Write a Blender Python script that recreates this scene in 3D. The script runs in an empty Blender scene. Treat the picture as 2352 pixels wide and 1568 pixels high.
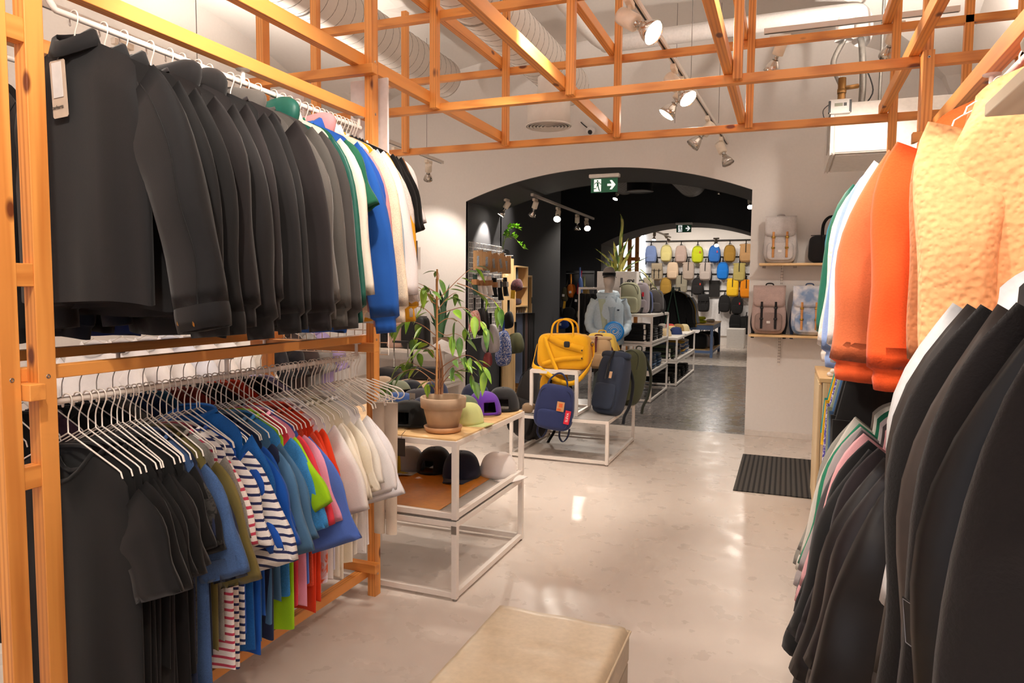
import bpy, bmesh, math, random
import numpy as np
from mathutils import Vector, Matrix
PI = math.pi
RND = random.Random(7)
SC = bpy.context.scene
COL = SC.collection

# ------------------------------------------------------------------ camera
F_PX, YAW, PITCH, ROLL, EYE = 1617.27, -0.371538727, 0.0717563679, 0.0085881661, 1.5
def _cam():
    cy, sy, cp, sp, cr, sr = math.cos(YAW), math.sin(YAW), math.cos(PITCH), math.sin(PITCH), math.cos(ROLL), math.sin(ROLL)
    A = np.array([[cy, -sy, 0], [0, 0, -1], [sy, cy, 0]])
    P = np.array([[1, 0, 0], [0, cp, -sp], [0, sp, cp]])
    Q = np.array([[cr, -sr, 0], [sr, cr, 0], [0, 0, 1]])
    return Q @ P @ A
CM = _cam()
def _ray(x, y): return CM.T @ np.array([(x - 1176) / F_PX, (y - 784) / F_PX, 1.0])
E0 = np.array([0, 0, EYE])
def at_y(x, y, Y): d = _ray(x, y); return Vector(E0 + d * (Y / d[1]))
def at_x(x, y, X): d = _ray(x, y); return Vector(E0 + d * (X / d[0]))
def at_z(x, y, Z): d = _ray(x, y); return Vector(E0 + d * ((Z - EYE) / d[2]))
cd = bpy.data.cameras.new('camera'); cam = bpy.data.objects.new('camera', cd); COL.objects.link(cam)
cd.sensor_width = 36; cd.lens = 36 * F_PX / 2352; cd.clip_start = 0.02; cd.clip_end = 100
R3 = np.array([CM[0], -CM[1], -CM[2]]).T
cam.matrix_world = Matrix.Translation((0, 0, EYE)) @ Matrix(R3.tolist()).to_4x4()
SC.camera = cam

# ------------------------------------------------------------------ materials
def srgb(h):
    h = h.lstrip('#'); o = []
    for i in (0, 2, 4):
        c = int(h[i:i + 2], 16) / 255
        o.append(c / 12.92 if c <= 0.04045 else ((c + 0.055) / 1.055) ** 2.4)
    return (o[0], o[1], o[2], 1)
MATS = {}
def _new(name):
    m = bpy.data.materials.new(name); m.use_nodes = True
    nt = m.node_tree; b = nt.nodes['Principled BSDF']
    return m, nt, b
def N(nt, t, **kw):
    n = nt.nodes.new(t)
    for k, v in kw.items():
        if k.startswith('i_'): n.inputs[k[2:].replace('_', ' ')].default_value = v
        else: setattr(n, k, v)
    return n
def ramp(nt, stops):
    r = nt.nodes.new('ShaderNodeValToRGB'); e = r.color_ramp.elements
    while len(e) < len(stops): e.new(0.5)
    for q, (p, c) in zip(e, stops): q.position = p; q.color = c
    return r
def coords(nt, scale=(1, 1, 1), kind='Object'):
    tc = nt.nodes.new('ShaderNodeTexCoord'); mp = nt.nodes.new('ShaderNodeMapping')
    mp.inputs['Scale'].default_value = scale
    nt.links.new(tc.outputs[kind], mp.inputs['Vector']); return mp.outputs['Vector']
def bump(nt, b, h, s, d=0.002):
    n = nt.nodes.new('ShaderNodeBump'); n.inputs['Strength'].default_value = s; n.inputs['Distance'].default_value = d
    nt.links.new(h, n.inputs['Height']); nt.links.new(n.outputs['Normal'], b.inputs['Normal'])
def mul(c, f): return (min(1, c[0] * f), min(1, c[1] * f), min(1, c[2] * f), 1)
def plain(h, rough=0.5, metal=0, var=0.06, scale=30, bmp=0.0, spec=0.5):
    k = ('plain', h, rough, metal, var, scale, bmp, spec)
    if k in MATS: return MATS[k]
    m, nt, b = _new('paint_' + h); c = srgb(h)
    n = N(nt, 'ShaderNodeTexNoise', i_Scale=scale, i_Detail=4.0); nt.links.new(coords(nt), n.inputs['Vector'])
    r = ramp(nt, [(0.3, mul(c, 1 - var)), (0.7, mul(c, 1 + var))]); nt.links.new(n.outputs['Fac'], r.inputs['Fac'])
    nt.links.new(r.outputs['Color'], b.inputs['Base Color'])
    b.inputs['Roughness'].default_value = rough; b.inputs['Metallic'].default_value = metal
    b.inputs['Specular IOR Level'].default_value = spec
    if bmp: bump(nt, b, n.outputs['Fac'], bmp)
    MATS[k] = m; return m
def wood(axis, tone='pine'):
    k = ('wood', axis, tone)
    if k in MATS: return MATS[k]
    m, nt, b = _new('wood_%s_%s' % (tone, axis))
    base, dark, knot = {'pine': ('e0974c', 'bf7230', '6b3416'), 'ply': ('e2bd88', 'cda36c', 'b98a55'), 'plyend': ('ecd3a8', 'd7b884', '7a5a3c'), 'pale': ('e6d8c0', 'd6c4a8', 'c0a888')}[tone]
    lo, hi = (1.2, 22) if tone == 'pine' else (1.0, 14)
    s = [hi, hi, hi]; s['xyz'.index(axis)] = lo
    v = coords(nt, tuple(s))
    n = N(nt, 'ShaderNodeTexNoise', i_Scale=1.0, i_Detail=3.0, i_Distortion=0.6); nt.links.new(v, n.inputs['Vector'])
    w = N(nt, 'ShaderNodeTexWave', i_Scale=0.9, i_Distortion=4.0, i_Detail=2.0); nt.links.new(v, w.inputs['Vector'])
    mx = N(nt, 'ShaderNodeMix', data_type='FLOAT', i_Factor=0.35)
    nt.links.new(n.outputs['Fac'], mx.inputs[2]); nt.links.new(w.outputs['Fac'], mx.inputs[3])
    r = ramp(nt, [(0.25, mul(srgb(base), 1.08)), (0.5, srgb(base)), (0.8, srgb(dark))]); nt.links.new(mx.outputs[0], r.inputs['Fac'])
    out = r.outputs['Color']
    if tone == 'pine':
        ks = [7, 7, 7]; ks['xyz'.index(axis)] = 3.2
        vo = N(nt, 'ShaderNodeTexVoronoi', i_Scale=1.0); nt.links.new(coords(nt, tuple(ks)), vo.inputs['Vector'])
        kr = ramp(nt, [(0.07, (1, 1, 1, 1)), (0.12, (0, 0, 0, 1))]); nt.links.new(vo.outputs['Distance'], kr.inputs['Fac'])
        mc = N(nt, 'ShaderNodeMix', data_type='RGBA'); nt.links.new(kr.outputs['Color'], mc.inputs[0])
        nt.links.new(out, mc.inputs[6]); mc.inputs[7].default_value = srgb(knot); out = mc.outputs[2]
    nt.links.new(out, b.inputs['Base Color']); b.inputs['Roughness'].default_value = 0.42
    bump(nt, b, mx.outputs[0], 0.08)
    MATS[k] = m; return m
def cloth(h, kind='jersey', h2=None):
    k = ('cloth', h, kind, h2)
    if k in MATS: return MATS[k]
    m, nt, b = _new('cloth_%s_%s' % (kind, h)); c = srgb(h); c = mul(c, .55) if max(c[:3]) < .035 else c
    sc, st, rough = {'jersey': (420, 0.12, 0.88), 'fleece': (190, 0.5, 0.95), 'sherpa': (75, 0.9, 0.95), 'denim': (500, 0.25, 0.85), 'nylon': (60, 0.15, 0.5), 'canvas': (600, 0.25, 0.8),
                     'heather': (300, 0.15, 0.9), 'stripe': (420, 0.1, 0.88), 'rib': (420, 0.1, 0.9), 'tiedye': (420, 0.1, 0.88), 'puffer': (50, 0.12, 0.45), 'cord': (420, 0.1, 0.85), 'print': (420, 0.1, 0.8), 'cloud': (300, .1, .8)}[kind]
    v = coords(nt)
    n = N(nt, 'ShaderNodeTexNoise', i_Scale=sc, i_Detail=2.0); nt.links.new(v, n.inputs['Vector'])
    big = N(nt, 'ShaderNodeTexNoise', i_Scale=9.0, i_Detail=3.0); nt.links.new(v, big.inputs['Vector'])
    var = {'heather': 0.3, 'denim': 0.22, 'sherpa': 0.14}.get(kind, 0.09)
    mx = N(nt, 'ShaderNodeMix', data_type='FLOAT', i_Factor=0.4); nt.links.new(n.outputs['Fac'], mx.inputs[2]); nt.links.new(big.outputs['Fac'], mx.inputs[3])
    r = ramp(nt, [(0.3, mul(c, 1 - var)), (0.7, mul(c, 1 + var))]); nt.links.new(mx.outputs[0], r.inputs['Fac'])
    out = r.outputs['Color']; hgt = n.outputs['Fac']
    if kind == 'stripe':
        w = N(nt, 'ShaderNodeTexWave', bands_direction='Z', i_Scale=11.5, i_Distortion=0.0); nt.links.new(v, w.inputs['Vector'])
        wr = ramp(nt, [(0.72, (0, 0, 0, 1)), (0.76, (1, 1, 1, 1))]); nt.links.new(w.outputs['Fac'], wr.inputs['Fac'])
    elif kind in ('tiedye', 'print', 'cloud'):
        w = N(nt, 'ShaderNodeTexNoise', i_Scale={'tiedye': 9.0, 'print': 60.0, 'cloud': 7.0}[kind], i_Detail=3.0, i_Distortion=1.5 if kind != 'cloud' else 0.2); nt.links.new(v, w.inputs['Vector'])
        wr = ramp(nt, [(0.5 if kind != 'cloud' else .4, (0, 0, 0, 1)), (0.58 if kind != 'cloud' else .62, (1, 1, 1, 1))]); nt.links.new(w.outputs['Fac'], wr.inputs['Fac'])
    if h2:
        mc = N(nt, 'ShaderNodeMix', data_type='RGBA'); nt.links.new(wr.outputs['Color'], mc.inputs[0]); nt.links.new(out, mc.inputs[6]); mc.inputs[7].default_value = srgb(h2); out = mc.outputs[2]
    if kind == 'sherpa':
        vo = N(nt, 'ShaderNodeTexVoronoi', feature='SMOOTH_F1', i_Scale=75.0); nt.links.new(v, vo.inputs['Vector']); hgt = vo.outputs['Distance']
    if kind in ('rib', 'cord'):
        w = N(nt, 'ShaderNodeTexWave', bands_direction='X' if kind == 'rib' else 'X', i_Scale=9.0 if kind == 'rib' else 40.0); nt.links.new(v, w.inputs['Vector']); hgt = w.outputs['Fac']
    nt.links.new(out, b.inputs['Base Color']); b.inputs['Roughness'].default_value = rough
    b.inputs['Specular IOR Level'].default_value = 0.25 if rough > 0.6 else 0.4
    b.inputs['Sheen Weight'].default_value = 0.12 if rough > 0.6 else 0.0
    bump(nt, b, hgt, st, 0.004 if kind in ('sherpa', 'rib') else 0.0015)
    MATS[k] = m; return m
def emit(h, s):
    k = ('emit', h, s)
    if k in MATS: return MATS[k]
    m, nt, b = _new('lamp_glow'); b.inputs['Base Color'].default_value = srgb(h)
    b.inputs['Emission Color'].default_value = srgb(h); b.inputs['Emission Strength'].default_value = s
    MATS[k] = m; return m
WHITE_STEEL = plain('e4dbd3', 0.35, 0, 0.02)
WIRE = plain('e6dcd2', 0.35, 0.1, 0.02)
CHROME = plain('b8b4ae', 0.18, 1.0, 0.02)
BLACK_PL = plain('1a1a1b', 0.45, 0, 0.1)
PINE = {a: wood(a) for a in 'xyz'}

# ------------------------------------------------------------------ mesh builder
class MB:
    def __init__(s): s.v = []; s.f = []
    def add(s, verts, faces):
        o = len(s.v); s.v.extend([tuple(map(float, p)) for p in verts]); s.f.extend([tuple(i + o for i in q) for q in faces]); return s
    def box(s, lo, hi, M=None):
        x0, y0, z0 = lo; x1, y1, z1 = hi
        v = [(x0, y0, z0), (x1, y0, z0), (x1, y1, z0), (x0, y1, z0), (x0, y0, z1), (x1, y0, z1), (x1, y1, z1), (x0, y1, z1)]
        if M is not None: v = [M @ Vector(p) for p in v]
        return s.add(v, [(0, 3, 2, 1), (4, 5, 6, 7), (0, 1, 5, 4), (1, 2, 6, 5), (2, 3, 7, 6), (3, 0, 4, 7)])
    def cbox(s, c, d, M=None): return s.box([c[i] - d[i] / 2 for i in range(3)], [c[i] + d[i] / 2 for i in range(3)], M)
    def grid(s, P, cu=False, cv=False):
        P = np.asarray(P); nu, nv = P.shape[:2]; o = len(s.v)
        s.v.extend([tuple(p) for p in P.reshape(-1, 3).tolist()])
        for i in range(nu if cu else nu - 1):
            for j in range(nv if cv else nv - 1):
                a, b = i, (i + 1) % nu; c, d = j, (j + 1) % nv
                s.f.append((o + a * nv + c, o + b * nv + c, o + b * nv + d, o + a * nv + d))
        return s
    def rings(s, R, cap0=True, cap1=True):
        """rings of equal count, outer index along, lofted; closed round"""
        R = np.asarray(R); o = len(s.v); k, n = R.shape[:2]
        s.grid(R, cv=True)
        if cap0: s.f.append(tuple(o + j for j in range(n))[::-1])
        if cap1: s.f.append(tuple(o + (k - 1) * n + j for j in range(n)))
        return s
    def tube(s, pts, r, n=8, cap=True, flat=None):
        pts = [Vector(p) for p in pts]; m = len(pts); rs = r if hasattr(r, '__len__') else [r] * m
        t0 = (pts[1] - pts[0]).normalized(); up = Vector((0, 0, 1)) if abs(t0.z) < 0.9 else Vector((1, 0, 0))
        nrm = t0.cross(up).normalized(); R = []
        for i in range(m):
            t = (pts[min(i + 1, m - 1)] - pts[max(i - 1, 0)]).normalized()
            nrm = (nrm - t * nrm.dot(t)); nrm = nrm.normalized() if nrm.length > 1e-6 else t.orthogonal().normalized()
            bn = t.cross(nrm); fl = flat or 1.0
            R.append([tuple(pts[i] + nrm * (rs[i] * math.cos(2 * PI * k / n)) + bn * (rs[i] * fl * math.sin(2 * PI * k / n))) for k in range(n)])
        return s.rings(R, cap, cap)
    def ribbon(s, pts, w, t, wdir):
        """flat strap: width w along wdir, thickness t"""
        pts = [Vector(p) for p in pts]; wd = Vector(wdir).normalized(); R = []
        for i, p in enumerate(pts):
            tg = (pts[min(i + 1, len(pts) - 1)] - pts[max(i - 1, 0)]).normalized()
            nn = tg.cross(wd); nn = nn.normalized() if nn.length > 1e-5 else Vector((0, 0, 1)); ww = nn.cross(tg).normalized()
            R.append([tuple(p + ww * w / 2 + nn * t / 2), tuple(p - ww * w / 2 + nn * t / 2), tuple(p - ww * w / 2 - nn * t / 2), tuple(p + ww * w / 2 - nn * t / 2)])
        return s.rings(R)
    def lathe(s, prof, n=24, c=(0, 0, 0), cap=True, M=None):
        R = [[(c[0] + r * math.cos(2 * PI * k / n), c[1] + r * math.sin(2 * PI * k / n), c[2] + z) for k in range(n)] for r, z in prof]
        if M is not None: R = [[tuple(M @ Vector(p)) for p in q] for q in R]
        return s.rings(R, cap, cap)
    def sq(s, c, d, e=0.35, nu=24, nv=14, M=None, fn=None):
        """rounded box (superquadric) of size d"""
        sp = lambda w, e: math.copysign(abs(w) ** e, w); P = []
        for i in range(nu):
            row = []
            for j in range(nv + 1):
                a = 2 * PI * i / nu; b = PI * (j / nv - 0.5) * 0.999
                p = Vector((d[0] / 2 * sp(math.cos(b), e) * sp(math.cos(a), e), d[1] / 2 * sp(math.cos(b), e) * sp(math.sin(a), e), d[2] / 2 * sp(math.sin(b), e)))
                if fn: p = Vector(fn(p))
                p = p + Vector(c)
                row.append(tuple(M @ p) if M is not None else tuple(p))
            P.append(row)
        return s.grid(P, cu=True)
    def poly(s, pts, t, M):
        """flat polygon in local xy extruded by t along local z, placed by M"""
        n = len(pts); v = [M @ Vector((x, y, 0)) for x, y in pts] + [M @ Vector((x, y, t)) for x, y in pts]
        return s.add(v, [tuple(range(n))[::-1], tuple(range(n, 2 * n))] + [(i, (i + 1) % n, n + (i + 1) % n, n + i) for i in range(n)])
def obj(name, mb, mat, parent=None, bevel=0, smooth=True, solid=0, sub=0, loc=None):
    me = bpy.data.meshes.new(name); me.from_pydata(mb.v, [], mb.f)
    me.materials.append(mat)
    if smooth: me.polygons.foreach_set('use_smooth', [True] * len(me.polygons))
    me.update()
    o = bpy.data.objects.new(name, me); COL.objects.link(o)
    if smooth and (bevel or smooth == 'auto'):
        pass
    if bevel:
        m = o.modifiers.new('bevel', 'BEVEL'); m.width = bevel; m.segments = 2; m.limit_method = 'ANGLE'; m.angle_limit = 0.6; m.harden_normals = False
    if solid:
        m = o.modifiers.new('solid', 'SOLIDIFY'); m.thickness = solid; m.offset = 0
    if sub:
        m = o.modifiers.new('sub', 'SUBSURF'); m.levels = sub; m.render_levels = sub
    if parent is not None: o.parent = parent
    if loc is not None: o.location = loc
    return o
def hard(name, mb, mat, parent=None, bevel=0.0015):
    return obj(name, mb, mat, parent, bevel, smooth=False)
def thing(name, label, cat, loc=(0, 0, 0), rot=(0, 0, 0), group=None):
    o = bpy.data.objects.new(name, None); COL.objects.link(o); o.location = loc; o.rotation_euler = rot
    o['label'] = label; o['category'] = cat; o.empty_display_size = 0.05
    if group: o['group'] = group
    return o
def tag(o, label, cat, group=None):
    o['label'] = label; o['category'] = cat
    if group: o['group'] = group
    return o
def struct(o): o['kind'] = 'structure'; return o
def text(name, s, size, mat, parent, M, ext=0.0006):
    cu = bpy.data.curves.new(name, 'FONT'); cu.body = s; cu.size = size; cu.extrude = ext; cu.align_x = 'CENTER'; cu.align_y = 'CENTER'
    cu.materials.append(mat); tmp = bpy.data.objects.new(name, cu); COL.objects.link(tmp); bpy.context.view_layer.update()
    me = bpy.data.meshes.new_from_object(tmp.evaluated_get(bpy.context.evaluated_depsgraph_get())); bpy.data.objects.remove(tmp)
    o = bpy.data.objects.new(name, me); COL.objects.link(o); o.parent = parent; o.matrix_local = M; return o
def frame(o, x, y, z):
    """matrix with given axes"""
    return Matrix(((x[0], y[0], z[0], o[0]), (x[1], y[1], z[1], o[1]), (x[2], y[2], z[2], o[2]), (0, 0, 0, 1)))
def facing_cam(p, tilt=0):
    """upright frame at p whose z axis points horizontally at -Y (towards the shop front)"""
    return frame(p, (math.cos(tilt), 0, math.sin(tilt)), (-math.sin(tilt), 0, math.cos(tilt)), (0, -1, 0))
def smooth_pts(pts, n=6):
    """Catmull-Rom through pts"""
    P = [Vector(p) for p in pts]; o = []
    for i in range(len(P) - 1):
        a, b, c, d = P[max(i - 1, 0)], P[i], P[i + 1], P[min(i + 2, len(P) - 1)]
        for k in range(n):
            t = k / n; o.append(0.5 * ((2 * b) + (c - a) * t + (2 * a - 5 * b + 4 * c - d) * t * t + (3 * b - a - 3 * c + d) * t ** 3))
    o.append(P[-1]); return o
# ------------------------------------------------------------------ shell
WALL = plain('e0dad5', 0.8, 0, 0.015, 40, 0.05, 0.3)
DARK = plain('3a3a3d', 0.75, 0, 0.05, 40, 0.05, 0.3)
def floor_mat(h, rough, var, name):
    m, nt, b = _new(name); c = srgb(h); v = coords(nt)
    n = N(nt, 'ShaderNodeTexNoise', i_Scale=1.3, i_Detail=6.0, i_Roughness=0.6); nt.links.new(v, n.inputs['Vector'])
    r = ramp(nt, [(0.3, mul(c, 1 - var)), (0.7, mul(c, 1 + var))]); nt.links.new(n.outputs['Fac'], r.inputs['Fac'])
    s = N(nt, 'ShaderNodeTexVoronoi', i_Scale=2.2); nt.links.new(v, s.inputs['Vector'])
    sr = ramp(nt, [(0.0015, srgb('8a7d72')), (0.003, (1, 1, 1, 1))]); nt.links.new(s.outputs['Distance'], sr.inputs['Fac'])
    mx = N(nt, 'ShaderNodeMix', data_type='RGBA', blend_type='MULTIPLY'); mx.inputs[0].default_value = 0.35
    nt.links.new(r.outputs['Color'], mx.inputs[6]); nt.links.new(sr.outputs['Color'], mx.inputs[7]); nt.links.new(mx.outputs[2], b.inputs['Base Color'])
    n2 = N(nt, 'ShaderNodeTexNoise', i_Scale=7.0, i_Detail=5.0); nt.links.new(v, n2.inputs['Vector'])
    rr = ramp(nt, [(0.3, (rough - 0.07,) * 3 + (1,)), (0.7, (rough + 0.1,) * 3 + (1,))]); nt.links.new(n2.outputs['Fac'], rr.inputs['Fac']); nt.links.new(rr.outputs['Color'], b.inputs['Roughness'])
    b.inputs['Specular IOR Level'].default_value = 0.35
    return m
F1 = floor_mat('d6cac0', 0.3, 0.04, 'sealed_beige_floor'); F2 = floor_mat('6f6a68', 0.24, 0.12, 'polished_grey_floor'); F3 = floor_mat('cfc4ba', 0.28, 0.05, 'far_beige_floor')
X0, X1, YA, YB, YC, YD, YE = -5.4, 2.3, 7.77, 8.9, 15.0, 16.2, 21.3
struct(hard('floor', MB().box((X0, -4.5, -0.1), (X1, YA, 0)), F1, bevel=0))
struct(hard('floor_middle_room', MB().box((X0, YA, -0.1), (X1, YC, 0)), F2, bevel=0))
struct(hard('floor_back_room', MB().box((X0, YC, -0.1), (X1, YE + 0.2, 0)), F3, bevel=0))
ZT = 4.6
def arch_wall(name, xl, xr, ya, yb, spring, rise, mfront, mback, y_front_is_near=True):
    """wall with a segmental arch opening from xl to xr"""
    n = 28; w = (xr - xl) / 2; R = (w * w + rise * rise) / (2 * rise); cx = (xl + xr) / 2; cz = spring + rise - R
    arc = [(xl + (xr - xl) * i / n, cz + math.sqrt(max(0, R * R - (xl + (xr - xl) * i / n - cx) ** 2))) for i in range(n + 1)]
    out = [(X0, 0), (X0, ZT), (X1, ZT), (X1, 0), (xr, 0)] + arc[::-1] + [(xl, 0)]
    for nm, y, m in ((name, ya, mfront), (name + '_back', yb, mback)):
        b = MB()
        t = 0.04 if y == ya else -0.04
        for poly in ([(X0, 0), (xl, 0), (xl, ZT), (X0, ZT)], [(xr, 0), (X1, 0), (X1, ZT), (xr, ZT)]):
            v = [(x, y, z) for x, z in poly] + [(x, y + t, z) for x, z in poly]
            b.add(v, [(0, 1, 2, 3), (4, 7, 6, 5), (0, 4, 5, 1), (1, 5, 6, 2), (2, 6, 7, 3), (3, 7, 4, 0)])
        for (xa, za), (xb, zb) in zip(arc, arc[1:]):
            v = [(xa, y, za), (xb, y, zb), (xb, y, ZT), (xa, y, ZT)] + [(xa, y + t, za), (xb, y + t, zb), (xb, y + t, ZT), (xa, y + t, ZT)]
            b.add(v, [(0, 1, 2, 3), (4, 7, 6, 5), (0, 4, 5, 1), (2, 6, 7, 3)])
        struct(hard(nm, b, m, bevel=0))
    b = MB(); pr = [(xl, 0)] + arc + [(xr, 0)]
    for (xa, za), (xb, zb) in zip(pr, pr[1:]):
        d = Vector((zb - za, 0, -(xb - xa))).normalized() * -0.03
        if abs(zb - za) > 1.5: d = Vector((-0.03 if xa == xl else 0.03, 0, 0))
        y0, y1 = ya + 0.0005, yb - 0.0005
        v = [(xa, y0, za), (xb, y0, zb), (xb, y1, zb), (xa, y1, za)]; v += [(x + d.x, y, z + d.z) for x, y, z in v]
        b.add(v, [(0, 1, 2, 3), (4, 7, 6, 5), (0, 4, 5, 1), (2, 6, 7, 3), (1, 5, 6, 2), (3, 7, 4, 0)])
    struct(hard(name + '_reveal', b, mback if name == 'wall_arch_middle' else DARK, bevel=0))
GREYD = plain('4a4a4c', 0.75, 0, 0.04, 40, 0.05, 0.3)
arch_wall('wall_arch_front', -3.636, -0.375, YA, YB, 2.565, 0.31, WALL, DARK)
arch_wall('wall_arch_middle', -3.80, -0.30, YC, YD, 2.52, 0.42, DARK, GREYD)
# side walls, room by room
struct(hard('wall_left_front', MB().box((X0 - 0.1, -4.5, 0), (X0, YA, ZT)), WALL, bevel=0))
struct(hard('wall_right_front', MB().box((1.42, -4.5, 0), (1.52, YA, ZT)), WALL, bevel=0))
struct(hard('wall_left_middle', MB().box((-4.0, YB, 0), (-3.9, 12.3, ZT)).box((-4.9, 12.3, 0), (-3.9, 12.4, ZT)).box((-5.0, 12.3, 0), (-4.9, YC, ZT)), DARK, bevel=0))
struct(hard('wall_right_middle', MB().box((0.6, YB, 0), (0.7, YC, ZT)), DARK, bevel=0))
struct(hard('wall_left_back', MB().box((X0 - 0.1, YD, 0), (X0, YE, ZT)), WALL, bevel=0))
struct(hard('wall_right_back', MB().box((1.2, YD, 0), (1.3, YE, ZT)), WALL, bevel=0))
struct(hard('wall_back', MB().box((X0, YE, 0), (X1, YE + 0.15, ZT)), WALL, bevel=0))
# vaulted ceiling of the front room (groin vault)
def vault(name, xa, xb, ya, yb, zs, zc, m):
    n = 44; P = []
    for i in range(n + 1):
        row = []
        for j in range(n + 1):
            u = -1 + 2 * i / n; w = -1 + 2 * j / n
            h = max(math.sqrt(max(0, 1 - u * u)), math.sqrt(max(0, 1 - w * w)))
            row.append((xa + (xb - xa) * i / n, ya + (yb - ya) * j / n, zs + (zc - zs) * h))
        P.append(row)
    struct(obj(name, MB().grid(P), m, smooth=False, solid=0.05))
vault('ceiling_vault', X0, 1.45, 1.2, YA + .02, 3.2, 4.3, WALL)
struct(hard('ceiling_front', MB().box((X0, -4.5, 4.3), (X1, 1.2, 4.4)), WALL, bevel=0))
struct(hard('ceiling_middle', MB().box((X0, YB, 3.7), (X1, YC, 3.8)), plain('18181b', 0.8, 0, 0.1), bevel=0))
struct(hard('ceiling_back', MB().box((X0, YD, 4.0), (X1, YE, 4.1)), WALL, bevel=0))
bb = MB().box((-0.375, YA - 0.012, 0), (1.42, YA - 0.0005, 0.06))
struct(hard('baseboard_arch', bb, plain('d9d0c8', 0.5), bevel=0.002))

# ------------------------------------------------------------------ timber frame overhead
T = 0.043
def bar(p0, p1, axis, parent, name='beam', t=T, mat=None):
    lo = [min(a, b) for a, b in zip(p0, p1)]; hi = [max(a, b) for a, b in zip(p0, p1)]
    return hard(name, MB().box(lo, hi), mat or PINE[axis], parent, 0.002)
YN, YF = 3.566, 4.614
fr = thing('timber_canopy_frame', 'orange pine lattice of beams and uprights hung overhead across the shop', 'frame')
XS = (-2.66, -1.872, -1.092, -0.275, 0.502)
for Y in (YN, YF):
    for z in (2.491, 2.99): bar((-2.9 if Y == YF else -2.75, Y, z), (1.39, Y + T, z + T), 'x', fr)
    for i, X in enumerate(XS):
        yy = Y - 0.0 if i in (0, 1) else Y
        bar((X, Y - T - 0.001, 2.50 if not (i == 4) else 0.0), (X + T, Y - 0.001, 3.5), 'z', fr, 'upright')
    bar((0.86, Y, 0), (0.86 + T, Y + T, 3.5), 'z', fr, 'upright')
for X in XS[1:]:
    for z in (2.535, 3.034): bar((X - T - 0.002, 2.90 if X < -1.5 else 2.35 if X < 0.4 else 1.6, z), (X - 0.002, YF + T + 0.02, z + 0.06), 'y', fr)

# ------------------------------------------------------------------ wooden clothes racks
def screws(spots, parent, axis=(1, 0, 0)):
    b = MB()
    for p in spots:
        M = frame(p, (0, 1, 0), (0, 0, 1), axis) if axis[0] else frame(p, (1, 0, 0), (0, 0, 1), axis)
        b.lathe([(0.006, -0.004), (0.0065, 0.0005), (0.0055, 0.0012), (0.0028, 0.0012), (0.0022, -0.0005)], 12, M=M)
    return obj('screw', b, CHROME, parent)
lr = thing('double_clothes_rack', 'tall pine garment rack with two rows of rails before the plant table', 'clothes rack', (0, 0, 0))
for (x, y) in ((-1.872, 2.88), (-1.872, 1.263), (-1.872, 1.168), (-2.50, 2.88), (-2.50, 1.263), (-2.50, 1.168)):
    bar((x, y, 0), (x + T, y + 0.05, 3.3), 'z', lr, 'post')
for y0, y1 in ((1.218, 1.263),):
    for z in (0.97, 1.5, 2.12): bar((-1.87, y0 - 0.001, z), (-1.832, y1 + 0.001, z + 0.06), 'y', lr, 'spacer_block')
for X in (-1.915, -2.457):
    bar((X, 1.0, 2.303), (X + T, 2.97, 2.350), 'y', lr, 'rail'); bar((X, 1.0, 2.532), (X + T, 3.6, 2.592), 'y', lr, 'rail')
    bar((X, 1.0, 1.248), (X + T, 2.96, 1.284), 'y', lr, 'rail'); bar((X, 1.0, 0.092), (X + T, 2.98, 0.134), 'y', lr, 'rail')
for y in (2.835, 1.22):
    for z in (0.135, 1.205, 2.49): bar((-2.53, y, z), (-1.80, y + T, z + T), 'x', lr, 'cross_rail')
screws([(-1.829, 2.905, z) for z in (0.11, 1.26, 2.32, 2.56)] + [(-1.829, 1.29, z) for z in (1.262, 2.32)] + [(-1.829, 1.195, z) for z in (1.262, 2.32)], lr)
rr = thing('jacket_rack', 'pine garment rack with rails carrying the bright fleeces by the cash desk', 'clothes rack')
for (x, y) in ((0.502, 3.478), (0.93, 3.478), (0.502, 1.75), (0.93, 1.75)):
    bar((x, y, 0), (x + T, y + 0.042, 2.53 if y > 3 else 3.3), 'z', rr, 'post')
for X in (0.546, 0.886):
    bar((X, 0.3, 2.182), (X + T, 3.52, 2.242), 'y', rr, 'rail'); bar((X, 1.6, 1.245), (X + T, 3.52, 1.29), 'y', rr, 'rail'); bar((X, 1.6, 0.1), (X + T, 3.52, 0.142), 'y', rr, 'rail')
for z in (0.15, 1.2, 2.14): bar((0.47, 3.435, z), (0.97, 3.478, z + T), 'x', rr, 'cross_rail')
screws([(0.523, 3.477, 2.50), (0.523, 3.477, 1.26)], rr, (0, -1, 0))

def rod(label, x, y0, y1, z, ztop, flanges, r=0.0095, ends=True):
    t = thing('hanging_rod', label, 'clothes rail', (x, y0, z))
    pts = [(0, 0, 0), (0, y1 - y0, 0)]
    if ends: pts = smooth_pts([(0, -0.03, ztop - z), (0, -0.03, 0.03), (0, -0.005, 0.0)], 5) + [(0, y1 - y0, 0)]
    obj('bar', MB().tube(pts, r, 12), WHITE_STEEL, t)
    for y in flanges:
        b = MB().tube([(0, y - y0, r * 0.8), (0, y - y0, ztop - z)], 0.008, 10).lathe([(0.0, ztop - z - 0.004), (0.024, ztop - z - 0.004), (0.026, ztop - z)], 18, (0, y - y0, 0))
        obj('support_stem', b, WHITE_STEEL, t)
    return t
rod('white rod under the top rail holding the black jackets and sweatshirts', -1.8935, 1.40, 2.875, 2.256, 2.303, (2.11, 2.862))
rod('white rod under the middle rail holding the short sleeve tops', -1.8935, 1.33, 2.84, 1.181, 1.248, (2.0, 2.83))
rod('white rod inside the rack holding the back row of hangers', -2.4355, 1.33, 2.84, 1.20, 1.248, (2.0, 2.83))
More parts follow.
